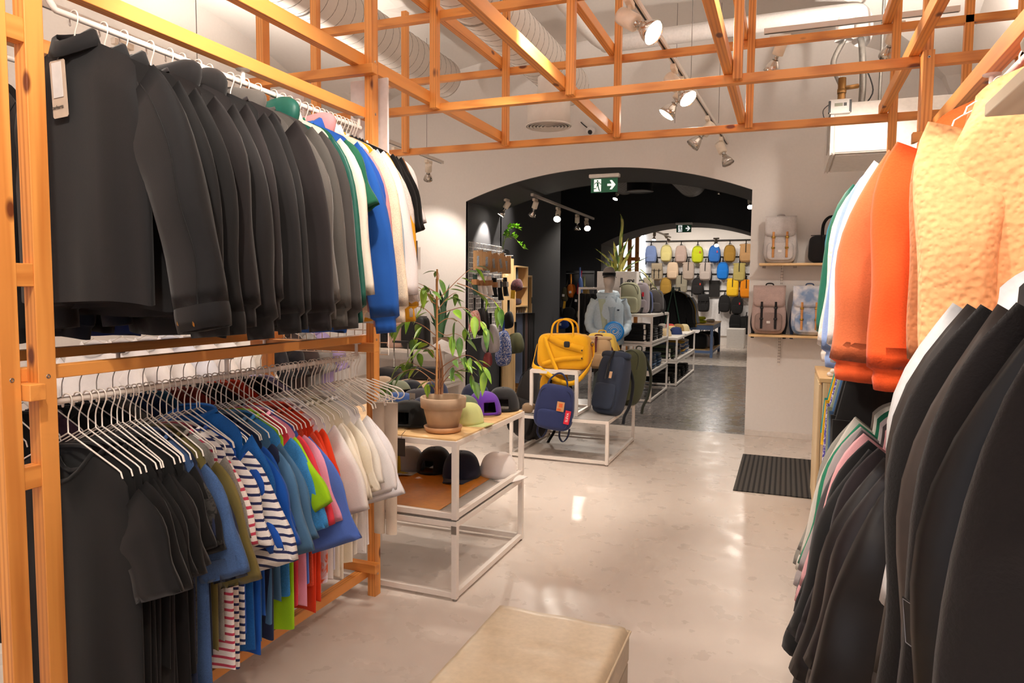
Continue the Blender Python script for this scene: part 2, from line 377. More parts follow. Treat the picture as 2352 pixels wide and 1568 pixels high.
rod('white rod high inside the rack behind the black jackets', -2.4355, 1.40, 2.84, 2.256, 2.303, (2.11, 2.83))
rod('white rod under the rail holding the bright fleeces', 0.567, 1.0, 3.42, 2.13, 2.182, (1.6, 2.62, 3.40))
rod('white rod under the lower rail holding shirts and trousers', 0.567, 1.72, 3.42, 1.19, 1.245, (2.6,))
# ------------------------------------------------------------------ hangers and garments
def hanger_mb(zn=-0.095, half=0.19, slope=0.5, r=0.0021):
    b = MB()
    hook = smooth_pts([(-0.017, 0, -0.016), (-0.0185, 0, 0.0), (-0.012, 0, 0.0135), (0.0, 0, 0.0175), (0.013, 0, 0.013), (0.0185, 0, -0.002), (0.015, 0, -0.02), (0.004, 0, -0.042), (0, 0, -0.06)], 3) + [Vector((0, 0, zn))]
    b.tube(hook, r, 6); b.sq((-0.017, 0, -0.018), (0.007, 0.007, 0.011), 1, 8, 6)
    for s in (-1, 1):
        b.tube([(0, 0, zn)] + [(s * half * k, 0, zn - half * k * slope) for k in (0.5, 0.93)] + [(s * (half * 1.0), 0, zn - half * slope * 1.02), (s * (half * 1.03), 0, zn - half * slope * 1.02 - 0.018)], r * 1.15, 6)
    return b
HANG_ME = {}
def hanger(label, x, y, z, rot, group, kind='wire', mat=None):
    k = kind
    if k not in HANG_ME:
        o = obj('wire_hanger', hanger_mb() if k == 'wire' else hanger_mb(-0.085, 0.2, 0.45, 0.0028), mat or WIRE); HANG_ME[k] = o
    else:
        o = HANG_ME[k].copy(); COL.objects.link(o)
    o.location = (x, y, z); o.rotation_euler = (0, 0, rot)
    if mat is not None: pass
    return tag(o, label, 'hanger', group)
def sstep(v): v = np.clip(v, 0, 1); return v * v * (3 - 2 * v)
def body_mb(hw, w, L, t, zn, nw, drop, seed, flare=0.0, fold=0.01, slope=0.5):
    rs = random.Random(seed); nu, nv = 44, 20; ph = rs.uniform(0, 6); ph2 = rs.uniform(0, 6); k1 = rs.uniform(16, 26)
    a = np.arange(nu) * 2 * PI / nu + 0.0713; ca, sa = np.cos(a), np.sin(a)
    ex = np.sign(ca) * np.abs(ca) ** 0.8; ey = np.sign(sa) * np.abs(sa) ** 0.8
    xs = hw * ex; inn = np.clip(1 - (xs / nw) ** 2, 0, 1)
    zt = zn - np.clip(np.abs(xs) - nw, 0, 1) * slope - 0.02 * np.clip((np.abs(xs) - 0.8 * hw) / (0.2 * hw), 0, 1) ** 2
    zt = zt - np.where(sa < 0, drop * inn, -0.006 * inn)
    P = []
    for v in np.linspace(0, 1, nv) ** 1.2:
        hwv = hw + (w - hw) * sstep(v / 0.3) + flare * v
        th0 = 0.002 + 0.032 * inn; th = th0 * (1 - sstep(v / 0.16)) + t * sstep(v / 0.16)
        x = hwv * ex; z = zt * (1 - v) - L * v
        amp = fold * (0.25 + 0.75 * v) * sstep(v / 0.2)
        y = ey * th + amp * (np.sin(k1 * x + ph + 1.7 * v) + 0.5 * np.sin(2.1 * k1 * x + ph2 - 2.5 * v))
        z = z + 0.006 * v * np.sin(3 * a + ph2)
        P.append(np.stack([x, y, z], -1))
    return P
def sleeve_rings(s, hw, zs, sl, t, r0, r1, th0, th1, seed, elbow=0.0, nk=14, n=16):
    rs = random.Random(seed * 31 + int(s)); ph = rs.uniform(0, 6); R = []
    c = np.array([s * (hw - 0.02), 0.0, zs - r0 * 0.84]); ks = np.linspace(0, 1, nk)
    for i, k in enumerate(ks):
        th = math.radians(th0 + (th1 - th0) * float(sstep(k * 1.6)))
        d = np.array([s * math.cos(th), elbow * math.sin(PI * k) * 0.4, -math.sin(th)])
        if i: c = c + d * sl / (nk - 1)
        nrm = np.array([s * math.sin(th), 0, math.cos(th)])
        hh = r0 + (r1 - r0) * float(sstep(k * 1.25)); ty = 0.006 + (t - 0.006) * float(sstep(k * 3))
        hh *= 1 + 0.07 * math.sin(9 * k + ph); ty *= 1 + 0.18 * math.sin(13 * k + ph * 2)
        ring = []
        for j in range(n):
            b = 2 * PI * j / n; cb, sb = math.cos(b), math.sin(b)
            q = c + nrm * hh * math.copysign(abs(cb) ** 0.8, cb) + np.array([0, ty * math.copysign(abs(sb) ** 0.8, sb), 0])
            q = q + np.array([0, 0.005 * k * math.sin(7 * b + ph) , 0]); ring.append(tuple(q))
        R.append(ring)
    return R, c, nrm, d, hh, ty
def shrink(ring, f, dz):
    q = np.asarray(ring, float); m = q.mean(0); return (m + (q - m) * f + np.array(dz)).tolist()
def garment(name, label, cat, group, x, y, zr, h, kind='tee', mk='jersey', L=0.85, hw=0.20, w=0.235, t=0.013, sl=0.2, zn=-0.15, nw=0.095, drop=0.06, rot=0.0, seed=0, h2=None, trim=None,
            th=(38, 70), r=(0.10, 0.075), flare=0.0, fold=0.008, elbow=0.0, tip=None, slope=0.5, roll=0.0):
    m = cloth(h, mk, h2); mt = cloth(trim, 'jersey') if trim else m
    g = thing(name, label, cat, (x, y, zr), (0, roll, rot), group)
    P = body_mb(hw, w, L, t, zn, nw, drop, seed, flare, fold, slope)
    b = MB(); b.grid(np.array(P), cv=True); obj('body', b, m, g)
    if kind in ('long', 'hoodie'):
        q = [P[-1].tolist(), shrink(P[-1], 0.93, (0, 0, -0.012)), shrink(P[-1], 0.9, (0, 0, -0.05)), shrink(P[-1], 0.86, (0, 0, -0.05))]
        obj('hem_band', MB().rings(q, False, True), mt, g)
    zs = zn - (hw - nw) * slope - 0.01
    if kind != 'tank':
        for s in (-1, 1):
            R, c, nrm, d, hh, ty = sleeve_rings(s, hw, zs, sl, t * 1.15, r[0], r[1], th[0], th[1], seed, elbow)
            dark = [shrink(R[-1], 0.9, (0, 0, 0.012)), shrink(R[-1], 0.85, tuple(-d * 0.06))]
            sv = obj('sleeve', MB().rings(R + dark, True, True), m, g)
            if kind in ('long', 'hoodie', 'jacket', 'elastic'):
                cw = {'long': 0.72, 'hoodie': 0.72, 'jacket': 1.02, 'elastic': 0.75}[kind]; ln = 0.065
                rr_ = [R[-1], shrink(R[-1], cw, tuple(d * 0.012)), shrink(R[-1], cw * (1.06 if kind == 'elastic' else 1), tuple(d * ln * 0.5)), shrink(R[-1], cw * 0.96, tuple(d * ln)), shrink(R[-1], cw * 0.85, tuple(d * ln * 0.96))]
                obj('cuff', MB().rings(rr_, False, True), mt, sv)
    # neck
    nn = 20; nb = []
    for i in range(nn):
        a = 2 * PI * i / nn; xx = nw * math.cos(a); k = 1 - (xx / nw) ** 2
        nb.append((xx, 0.034 * math.sin(a) * (0.3 + 0.7 * math.sqrt(max(k, 0))), zn - (drop * k if math.sin(a) < 0 else -0.006 * k)))
    if kind in ('tee', 'long', 'dress', 'tank'):
        obj('neckband', MB().rings([[p for p in nb], [(p[0] * 0.93, p[1] * 0.9, p[2] + 0.012) for p in nb], [(p[0] * 0.88, p[1] * 0.7, p[2] + 0.005) for p in nb]], False, False), mt, g, solid=0.002)
    elif kind in ('shirt', 'jacket', 'elastic'):
        obj('collar', MB().rings([[(p[0] * 1.0, p[1], p[2]) for p in nb], [(p[0] * 0.9, p[1] * 0.95, p[2] + 0.035) for p in nb], [(p[0] * 1.02, p[1] * 1.3, p[2] + 0.03) for p in nb], [(p[0] * 1.25, p[1] * 1.5, p[2] - 0.015) for p in nb]], False, False), mt, g, solid=0.003)
    elif kind == 'hoodie':
        rs = random.Random(seed)
        hb = MB().sq((0, 0.012, zn + 0.012), (0.22, 0.075, 0.13), 0.8, 22, 12, fn=lambda p: (p.x * (1 + 0.1 * math.sin(20 * p.z)), p.y + 0.008 * math.sin(26 * p.x + seed), p.z + 0.012 * math.sin(24 * p.x + seed)))
        obj('hood', hb, m, g)
    return g
ORD = ['first', 'second', 'third', 'fourth', 'fifth', 'sixth', 'seventh', 'eighth', 'ninth', 'tenth', 'eleventh', 'twelfth']
def jit(a): return RND.uniform(-a, a)

# --- top rail of the double rack -----------------------------------------------------------------
UX, UZ = -1.8935, 2.256
UY = [1.448, 1.54, 1.608, 1.703, 1.777, 1.828, 1.895, 1.947, 2.044, 2.082, 2.122, 2.187, 2.276, 2.327, 2.369, 2.418, 2.468, 2.503, 2.547, 2.58, 2.605, 2.639, 2.671, 2.7, 2.73, 2.757, 2.784, 2.806, 2.826]
UG = [  # desc, name, kind, colour, cloth, L, sleeve length, extra
 ('black canvas work jacket with brass cuff snaps', 'work_jacket', 'jacket', '171517', 'canvas', 0.80, 0.60, dict(t=.034, hw=.235, w=.275, r=(.12, .085), th=(45, 80), elbow=.25, zn=-.075, slope=.42)),
 ('plain black overshirt right behind the work jacket', 'overshirt', 'jacket', '161416', 'canvas', 0.82, 0.62, {}),
 ('black zip jacket with a stand-up collar', 'jacket', 'jacket', '1b191a', 'jersey', 0.84, 0.62, {}),
 ('brownish black sweatshirt next to the first black hoodie', 'sweatshirt', 'long', '231d1e', 'jersey', 0.80, 0.60, {}),
 ('black hooded sweatshirt with its hood bunched high', 'hoodie', 'hoodie', '1f1b1c', 'jersey', 0.86, 0.63, dict(t=.03)),
 ('dark plum black sweatshirt behind the bunched hood', 'sweatshirt', 'long', '272021', 'jersey', 0.78, 0.58, {}),
 ('black hooded sweatshirt with a low flat hood', 'hoodie', 'hoodie', '211d1e', 'jersey', 0.84, 0.62, {}),
 ('smooth black sweatshirt before the plum brown one', 'sweatshirt', 'long', '1d1a1b', 'jersey', 0.82, 0.62, {}),
 ('plum brown sweatshirt before the washed grey one', 'sweatshirt', 'long', '2a2223', 'jersey', 0.84, 0.63, {}),
 ('washed mid grey hooded sweatshirt', 'hoodie', 'hoodie', '55504c', 'jersey', 0.82, 0.58, {}),
 ('washed charcoal grey sweatshirt with seamed shoulder', 'sweatshirt', 'long', '4b4743', 'jersey', 0.86, 0.62, {}),
 ('dark slate sweatshirt before the green hoodie', 'sweatshirt', 'long', '3b3735', 'jersey', 0.84, 0.63, dict(t=.026)),
 ('dark green hooded jacket with quilted cuffs', 'hoodie', 'hoodie', '135246', 'nylon', 0.80, 0.60, dict(t=.016)),
 ('ivory shirt wedged beside the dark green hoodie', 'shirt', 'shirt', 'd9cfc0', 'jersey', 0.80, 0.57, {}),
 ('bottle green boxy tee on the top rail', 'tee', 'tee', '1c5a42', 'jersey', 0.68, 0.25, dict(r=(.12, .105), th=(42, 66))),
 ('cobalt blue sweatshirt with a bent sleeve', 'sweatshirt', 'long', '1f56a8', 'jersey', 0.88, 0.66, dict(t=.026, elbow=.3)),
 ('royal blue collared top behind the cobalt sweatshirt', 'polo_shirt', 'shirt', '2450a4', 'jersey', 0.80, 0.50, {}),
 ('dusty pink hooded sweatshirt', 'hoodie', 'hoodie', 'c78a8d', 'jersey', 0.85, 0.62, dict(t=.022)),
 ('cream knitted sweater with gathered sleeves', 'sweater', 'long', 'ead4bb', 'heather', 0.84, 0.62, dict(t=.022)),
 ('pale blue denim shirt', 'denim_shirt', 'shirt', 'a9bccb', 'denim', 0.82, 0.58, dict(t=.014)),
 ('white long sleeve shirt in front of the mustard sweatshirt', 'shirt', 'shirt', 'e7e0df', 'jersey', 0.88, 0.56, dict(t=.03, r=(.12, .11))),
 ('mustard yellow sweatshirt on the top rail', 'sweatshirt', 'long', 'dfa01d', 'jersey', 0.84, 0.62, dict(t=.02)),
 ('pale oatmeal sweatshirt behind the mustard one', 'sweatshirt', 'long', 'd6cdc8', 'heather', 0.85, 0.60, dict(t=.02)),
 ('first black tee after the oatmeal sweatshirt', 'tee', 'tee', '151416', 'jersey', 0.86, 0.28, {}),
 ('second black tee after the oatmeal sweatshirt', 'tee', 'tee', '171517', 'jersey', 0.84, 0.30, {}),
 ('third black tee after the oatmeal sweatshirt', 'tee', 'tee', '141315', 'jersey', 0.86, 0.28, {}),
 ('fourth black tee after the oatmeal sweatshirt', 'tee', 'tee', '161516', 'jersey', 0.84, 0.29, {}),
 ('tobacco brown tee on the top rail', 'tee', 'tee', '8a5a30', 'jersey', 0.88, 0.26, dict(t=.02, w=.25)),
 ('white tee at the far end of the top rail', 'tee', 'tee', 'ece6e4', 'jersey', 0.87, 0.26, dict(t=.018, w=.26)),
]
for i, (desc, nm, kd, hx, mk, L, sl, ex) in enumerate(UG):
    kw = dict(t=.022, hw=.22, w=.25, r=(.105, .07 if kd != 'tee' else .085), th=(48, 84) if kd != 'tee' else (45, 74), zn=-.085 if kd != 'hoodie' else -.095, nw=.08, drop=.035, fold=.007, slope=.45)
    kw.update(ex)
    rot = jit(.07)
    garment(nm, desc, {'tee': 'tee', 'shirt': 'shirt'}.get(kd, 'jacket' if kd == 'jacket' else 'sweatshirt'), 'tops on the top rail of the rack', UX, UY[i], UZ, hx, kd, mk, L, sl=sl, rot=rot, seed=i + 1, **kw)
    hanger('white hanger holding the ' + ' '.join(desc.split()[:12]), UX, UY[i], UZ, rot + jit(.05), 'hangers on the top rail')
# brass snaps, hang tag of the first jacket
wj = bpy.data.objects['work_jacket']
sl_ = [o for o in wj.children if o.name.startswith('sleeve')]
BRASS = plain('c9a352', 0.25, 1.0, 0.03)
ht = thing('hang_tag', 'large kraft swing tag tied to the collar of the black work jacket', 'price tag', tuple(at_y(131, 140, 1.405)))
KR = plain('b49f8c', 0.7)
obj('card', MB().poly([(-.026, -.155), (.026, -.155), (.03, -.15), (.03, -.002), (.026, .002), (-.026, .002), (-.03, -.002), (-.03, -.15)], .0012, facing_cam((0, 0, 0), .06)), KR, ht, smooth=False)
obj('silver_label', MB().poly([(-.02, -.1), (.018, -.1), (.018, -.004), (-.02, -.004)], .0012, facing_cam((0, -.002, 0), .06)), plain('d9d4d0', 0.3, 0.3), ht, smooth=False)
obj('string', MB().tube([(0, 0, 0), (.004, .01, .03), (.006, .03, .05)], .0014, 5), WIRE, ht)
text('lettering', 'carhartt', .014, plain('4a4038', 0.8), ht, facing_cam((0, -.003, -.126), .06))

# --- lower rail of the double rack ---------------------------------------------------------------
LX, LZ = -1.8935, 1.181
LY = [1.387, 1.42, 1.449, 1.473, 1.494, 1.525, 1.545, 1.564, 1.59, 1.61, 1.628, 1.654, 1.672, 1.703, 1.729, 1.754, 1.775, 1.803, 1.829, 1.856, 1.869, 1.901, 1.917, 1.944, 1.969, 1.994, 2.029, 2.058, 2.085, 2.113, 2.131, 2.177, 2.207, 2.247, 2.273, 2.309, 2.328, 2.358, 2.386, 2.422, 2.443, 2.49, 2.511, 2.544, 2.572, 2.597, 2.613, 2.652, 2.679, 2.712, 2.743, 2.771, 2.807, 2.832]
BL = 'black tee, %s on the lower rail from the pine post'
LG = [
 (BL % 'first', 'tee', 'tee', '1a1a1b', 'jersey', 0.86, .26, dict(w=.25, drop=.085, hw=.215)),
 (BL % 'second', 'tee', 'tee', '1b191a', 'rib', 0.90, .28, dict(w=.24)),
 (BL % 'third', 'tee', 'tee', '181718', 'jersey', 0.84, .27, {}),
 (BL % 'fourth', 'tee', 'tee', '1c1a1b', 'jersey', 0.86, .25, {}),
 (BL % 'fifth', 'tee', 'tee', '191819', 'jersey', 0.80, .26, {}),
 (BL % 'sixth', 'tee', 'tee', '1f1b1c', 'jersey', 0.88, .24, dict(t=.018)),
 (BL % 'seventh', 'tee', 'tee', '191718', 'jersey', 0.90, .22, {}),
 ('long black jersey dress with short sleeves', 'dress', 'dress', '1b191a', 'jersey', 0.96, .2, {}),
 (BL % 'ninth', 'tee', 'tee', '1a1819', 'jersey', 0.86, .22, {}),
 ('black top with a charcoal camouflage yoke', 'tee', 'tee', '3a3836', 'print', 0.84, .2, dict(h2='201f1f')),
 ('dark indigo midi dress reaching below its neighbours', 'dress', 'dress', '222a44', 'denim', 1.00, .18, {}),
 ('faded denim blue tee beside the indigo dress', 'tee', 'tee', '3f5a86', 'heather', 0.93, .30, dict(r=(.11, .1), w=.25, t=.02)),
 ('dark navy tee beside the olive tee', 'tee', 'tee', '22273a', 'jersey', 0.84, .32, {}),
 ('olive green tee with wide sleeves', 'tee', 'tee', '6e6236', 'jersey', 0.84, .34, dict(r=(.11, .085))),
 ('grey marl textured tee beside the red stripes', 'tee', 'tee', '8c8781', 'heather', 0.82, .22, {}),
 ('white long tee with thin red stripes', 'striped_tee', 'tee', 'efe6e2', 'stripe', 0.93, .25, dict(h2='c0405a', trim='b8455c', w=.25, t=.02)),
 ('first white tee with navy stripes', 'striped_tee', 'tee', 'eee8e4', 'stripe', 0.94, .27, dict(h2='28305c')),
 ('second white tee with navy stripes and flared sleeves', 'striped_tee', 'tee', 'eee8e4', 'stripe', 0.88, .33, dict(h2='28305c', trim='2d4f93', r=(.12, .12))),
 ('bright azure tee beside the navy stripes', 'tee', 'tee', '1d55b4', 'jersey', 0.84, .3, {}),
 ('azure dress with a gathered elastic yoke', 'dress', 'dress', '15569c', 'heather', 0.92, .22, dict(zn=-.1, drop=.03, t=.016)),
 ('teal blue marl dress', 'dress', 'dress', '1a5c94', 'heather', 0.90, .26, dict(t=.016)),
 ('royal blue dress with turned up cuffs', 'dress', 'dress', '1050ac', 'jersey', 0.95, .30, dict(t=.022, r=(.11, .09))),
 ('deep blue tee right behind the royal blue dress', 'tee', 'tee', '174c9c', 'jersey', 0.82, .26, {}),
 ('dark navy ribbed dress', 'dress', 'dress', '222944', 'rib', 0.92, .16, dict(t=.02)),
 ('first slate blue tee', 'tee', 'tee', '4c7396', 'jersey', 0.86, .34, dict(r=(.11, .085), t=.016)),
 ('second slate blue tee', 'tee', 'tee', '4a7092', 'jersey', 0.80, .31, dict(r=(.11, .085), t=.016)),
 ('sky blue marl tee', 'tee', 'tee', '3c86c4', 'heather', 0.80, .30, {}),
 ('lime green tee dress', 'dress', 'dress', '9fd118', 'jersey', 0.94, .24, dict(r=(.11, .1), th=(38, 55))),
 ('coral red tee behind the lime one', 'tee', 'tee', 'dc3a4a', 'jersey', 0.86, .30, dict(t=.018)),
 ('candy pink tee behind the coral one', 'tee', 'tee', 'e39ab4', 'jersey', 0.88, .30, {}),
 ('periwinkle blue tee with wide pointed sleeves', 'tee', 'tee', '5473c4', 'jersey', 0.80, .38, dict(r=(.11, .11), th=(42, 68))),
 ('tomato red marl tee', 'tee', 'tee', 'd9492c', 'heather', 0.82, .31, {}),
 ('first orange red ribbed dress', 'dress', 'dress', 'cf3512', 'rib', 0.93, .16, dict(t=.018)),
 ('second orange red ribbed dress', 'dress', 'dress', 'd43a14', 'rib', 0.90, .16, dict(t=.018)),
 ('sleeveless top dyed white with orange and lilac blooms', 'tank_top', 'tank', 'e4dee8', 'tiedye', 0.84, 0, dict(h2='e2683a', t=.02)),
 ('off-white boxy tee beside the dyed sleeveless top', 'tee', 'tee', 'e6dfda', 'jersey', 0.84, .30, dict(r=(.11, .1), t=.018)),
 ('pale lilac white tee with frilled sleeves', 'tee', 'tee', 'dcdaea', 'jersey', 0.80, .22, {}),
 ('first cream tee on the lower rail', 'tee', 'tee', 'eee4d2', 'jersey', 0.84, .26, dict(r=(.11, .1))),
 ('second cream tee on the lower rail', 'tee', 'tee', 'ece1cd', 'jersey', 0.86, .28, {}),
 ('third cream tee, buttoned', 'tee', 'tee', 'e9dec8', 'jersey', 0.82, .24, {}),
 ('fourth cream tee on the lower rail', 'tee', 'tee', 'ebe2d2', 'jersey', 0.82, .26, {}),
 ('ivory tee before the plain white ones', 'tee', 'tee', 'efe9e0', 'jersey', 0.80, .24, {}),
 ('first plain white tee after the ivory tee', 'tee', 'tee', 'eeeaea', 'jersey', 0.80, .28, dict(r=(.11, .1))),
 ('second plain white tee after the ivory tee', 'tee', 'tee', 'f0ecec', 'jersey', 0.82, .26, dict(t=.018)),
 ('third plain white tee after the ivory tee', 'tee', 'tee', 'eeeaec', 'jersey', 0.78, .3, dict(t=.02, r=(.12, .11))),
]
for i, (desc, nm, kd, hx, mk, L, sl, ex) in enumerate(LG):
    kw = dict(r=(.10, .08)); kw.update(ex); rot = jit(.08)
    garment(nm, desc, {'dress': 'dress', 'tank': 'top'}.get(kd, 'tee'), 'tops on the lower rail of the rack', LX, LY[i], LZ, hx, kd, mk, L, sl=sl, rot=rot, seed=i + 60, **kw)
    hanger('white hanger holding the ' + ' '.join(desc.split()[:12]), LX, LY[i], LZ, rot + jit(.04), 'hangers on the lower rail')
for k, i in enumerate(range(len(LG), 54)):
    hanger('bare white hanger, %s after the last white tee' % ORD[k], LX, LY[i], LZ, jit(.12), 'hangers on the lower rail')
# trousers of the last hanger, and bent loop hangers poking out at the rack end
tr = thing('trousers', 'beige trousers hanging at the far end of the lower rail', 'trousers', (-1.72, 2.80, .98), (0, 0, .1))
for s in (-1, 1): obj('leg', MB().rings([[(s * .03 + .035 * math.cos(b) * (1 - .2 * k), .016 * math.sin(b), -.62 * k) for b in np.arange(12) * PI / 6] for k in np.linspace(0, 1, 8)]), cloth('c9b8a6', 'canvas'), tr)
for k in range(5):
    p = Vector((-1.745 + .012 * k, 2.70 + .03 * k, 1.035))
    b = MB().tube(smooth_pts([(-.10, 0, .03), (-.02, 0, .022), (.035, 0, .018), (.06, 0, 0), (.055, 0, -.022), (.03, 0, -.032), (-.05, 0, -.02), (-.11, 0, 0)], 4), .0032, 6)
    o = obj('loop_hanger', b, WIRE); o.location = p; o.rotation_euler = (.15, .25, .1 * k)
    tag(o, 'thick white loop ended hanger, %s from the white tees' % ORD[k], 'hanger', 'loop hangers at the rack end')
# --- back rows inside the double rack ------------------------------------------------------------
BG = [('black', '151415', 4), ('dark plum', '3a2030', 1), ('black', '171616', 3), ('camouflage grey', '6b6660', 1), ('navy', '20304f', 2), ('petrol blue', '1c5470', 1), ('brick red', '8e2e20', 2), ('charcoal', '333132', 2), ('orange red', 'd2401c', 2), ('black', '161516', 2), ('lilac', 'a99cc4', 1)]
seq = [(c, h) for c, h, n in BG for _ in range(n)]
cnt = {}
for i, (c, h) in enumerate(seq):
    y = 1.42 + i * (1.38 / (len(seq) - 1)); cnt[c] = cnt.get(c, 0) + 1
    garment('tee', '%s top in the back row of the lower rail, %s of that colour' % (c, ORD[cnt[c] - 1]), 'tee', 'tops in the back row', -2.4355, y, 1.20, h, 'tee', 'jersey', .8, sl=.24, rot=jit(.1), seed=200 + i, t=.02)
    hanger('white hanger of the back row under the %s top, %s of that colour' % (c, ORD[cnt[c] - 1]), -2.4355, y, 1.20, jit(.1), 'hangers in the back row')
for i, (c, h, y) in enumerate([('black', '141314', 1.5), ('midnight blue', '161c2c', 1.72), ('dark cobalt', '1b2f6a', 1.9), ('burgundy', '5a1a30', 2.08), ('black', '161516', 2.26), ('bronze brown', '4a3420', 2.42), ('ash grey', '9a9490', 2.58), ('white', 'dcd6d2', 2.74)]):
    garment('jumper', '%s jumper hanging high in the back row, %s from the post' % (c, ORD[i]), 'jumper', 'jumpers high in the back row', -2.4355, y, 2.256, h, 'long', 'jersey', .88, sl=.6, rot=jit(.06), seed=240 + i, t=.05, hw=.22, w=.25, r=(.105, .07), th=(48, 84), zn=-.085, nw=.08, drop=.03)
    hanger('white hanger under the %s jumper, %s from the post in the back row' % (c, ORD[i]), -2.4355, y, 2.256, 0, 'hangers high in the back row')
# ------------------------------------------------------------------ right-hand racks
RG = [
 ('peach deep pile jacket with a bent sleeve', 'pile_jacket', 1.95, 'f0b27c', 'sherpa', dict(t=.05, hw=.25, w=.31, r=(.115, .075), elbow=-.15, sl=.56, L=.76, th=(72, 92))),
 ('cinnamon brown deep pile jacket behind the peach one', 'pile_jacket', 2.10, 'c07a50', 'sherpa', dict(t=.035, hw=.235, w=.27, sl=.56, L=.74, th=(70, 90), r=(.11, .075))),
 ('bright orange fleece jacket', 'fleece_jacket', 2.26, 'f05a26', 'fleece', dict(t=.045, hw=.24, w=.28, elbow=-.15, r=(.115, .075), sl=.6, L=.84, th=(64, 89))),
 ('rust coloured fleece pullover with orange binding', 'fleece_jacket', 2.52, 'c96a40', 'fleece', dict(t=.05, hw=.24, w=.28, r=(.125, .095), sl=.62, L=.82, trim='f0622f')),
 ('white quilted jacket beside the rust pullover', 'jacket', 2.74, 'f2ece8', 'fleece', dict(t=.03, sl=.6)),
 ('powder blue fleece jacket', 'fleece_jacket', 2.86, '92a8d8', 'fleece', dict(t=.04, sl=.63, L=.84)),
 ('cream deep pile jacket beside the powder blue fleece', 'pile_jacket', 3.04, 'efe3d8', 'sherpa', dict(t=.045, sl=.62, r=(.12, .085))),
 ('forest green shell jacket with elastic cuffs', 'shell_jacket', 3.24, '23705a', 'nylon', dict(t=.045, hw=.25, w=.27, r=(.125, .085), sl=.56, L=.78)),
 ('teal shell jacket at the far end of the fleeces', 'shell_jacket', 3.36, '1d8fb0', 'nylon', dict(t=.03, hw=.25, sl=.54, L=.7)),
]
for i, (desc, nm, y, hx, mk, ex) in enumerate(RG):
    kw = dict(t=.04, hw=.23, w=.26, r=(.115, .08), th=(50, 85), zn=-.08, nw=.085, drop=.03, slope=.42, L=.8, sl=.6, fold=.008); kw.update(ex)
    garment(nm, desc, 'jacket', 'jackets on the top rail of the wall rack', .567 + (.075 if i < 2 else .03 if i < 4 else 0), y, 2.13, hx, 'elastic', mk, rot=jit(.05) - .04, seed=300 + i, **kw)
    hanger('white hanger holding the ' + desc, .567, y, 2.13, jit(.05), 'hangers on the wall rack')
# trousers and tops on the lower rail
SG = [
 ('black quilted down jacket, nearest on the lower wall rail', 'down_jacket', 1.98, '1d1a1c', 'puffer', dict(t=.05)),
 ('black padded coat with a plum sheen', 'coat', 2.12, '231c20', 'puffer', dict(t=.045)),
 ('black quilted down jacket with stitched bands', 'down_jacket', 2.26, '211d1f', 'puffer', dict(t=.05, sl=.68)),
 ('plum black wool overshirt', 'overshirt', 2.40, '2a2024', 'jersey', dict(t=.03)),
 ('black work jacket with pale contrast stitching', 'work_jacket', 2.54, '191719', 'canvas', dict(t=.045, sl=.64, r=(.125, .1))),
 ('plain black jacket behind the contrast stitching', 'jacket', 2.66, '171618', 'jersey', {}),
 ('pale pink shirt on the lower wall rail', 'shirt', 2.76, 'd9a0a4', 'jersey', dict(t=.02)),
 ('dark grey top on the lower wall rail', 'top', 2.84, '4a4648', 'jersey', dict(t=.02)),
 ('lilac grey top on the lower wall rail', 'top', 2.92, 'a79d9d', 'jersey', dict(t=.02)),
 ('emerald sweatshirt on the lower wall rail', 'sweatshirt', 3.02, '2a8060', 'jersey', dict(t=.025)),
 ('off-white shirt on the lower wall rail', 'shirt', 3.10, 'cfc9c0', 'jersey', dict(t=.02)),
 ('stone grey shirt farthest on the lower wall rail', 'shirt', 3.18, '97948c', 'jersey', dict(t=.02)),
]
for i, (desc, nm, y, hx, mk, ex) in enumerate(SG):
    kw = dict(t=.035, hw=.23, w=.25, r=(.11, .08), th=(52, 76), zn=-.09, nw=.085, drop=.04, slope=.42, L=.85, sl=.58); kw.update(ex)
    garment(nm, desc, 'jacket' if 'jacket' in nm or 'coat' in nm else 'top', 'tops on the lower rail of the wall rack', .567, y, 1.19 if i > 3 else 1.22, hx, 'long' if i in (0, 1, 2, 9) else 'jacket', mk, rot=jit(.05), seed=330 + i, **kw)
    hanger('white hanger holding the ' + ' '.join(desc.split()[:12]), .567, y, 1.19 if i > 3 else 1.22, jit(.05), 'hangers on the lower wall rail')
# pale stitching and cuff snap of the black work jacket
wj2 = [o for o in COL.objects if o.get('label') == 'black work jacket with pale contrast stitching'][0]
sv = [c for c in wj2.children if c.name.startswith('sleeve')][0]
def stitch(parent, sleeve, idx, n_ring, ring, name='stitching', hexc='b9ac8e', r=.0012):
    co = [v.co.copy() for v in sleeve.data.vertices]
    pts = [co[k * ring + idx] for k in range(n_ring)]
    ctr = [sum((co[k * ring + j] for j in range(ring)), Vector()) / ring for k in range(n_ring)]
    pts = [p + (p - c).normalized() * 0.0015 for p, c in zip(pts, ctr)]
    return obj(name, MB().tube(smooth_pts(pts, 3), r, 5), cloth(hexc, 'jersey'), parent)
for s_ in [c for c in wj2.children if c.name.startswith('sleeve')]:
    for k in (11, 12): stitch(s_, s_, k, 14, 16)
for s_ in [c for c in wj.children if c.name.startswith('sleeve')]: stitch(s_, s_, 13, 14, 16, hexc='0c0b0c', r=.0016)
for s_ in [c for c in list(wj.children) if c.name.startswith('sleeve')]:
    co = [v.co.copy() for v in s_.data.vertices]; e = sum((co[13 * 16 + j] for j in range(16)), Vector()) / 16; sx = 1 if e.x > 0 else -1
    for j, dx in enumerate((-.035, .02)):
        M = frame(e + Vector((dx, -.040, -.045)), (1, 0, 0), (0, 0, 1), (0, -1, 0))
        obj('snap_button', MB().lathe([(.0105, -.004), (.011, .001), (.009, .003), (.0001, .0035)], 16, M=M), BRASS, s_)
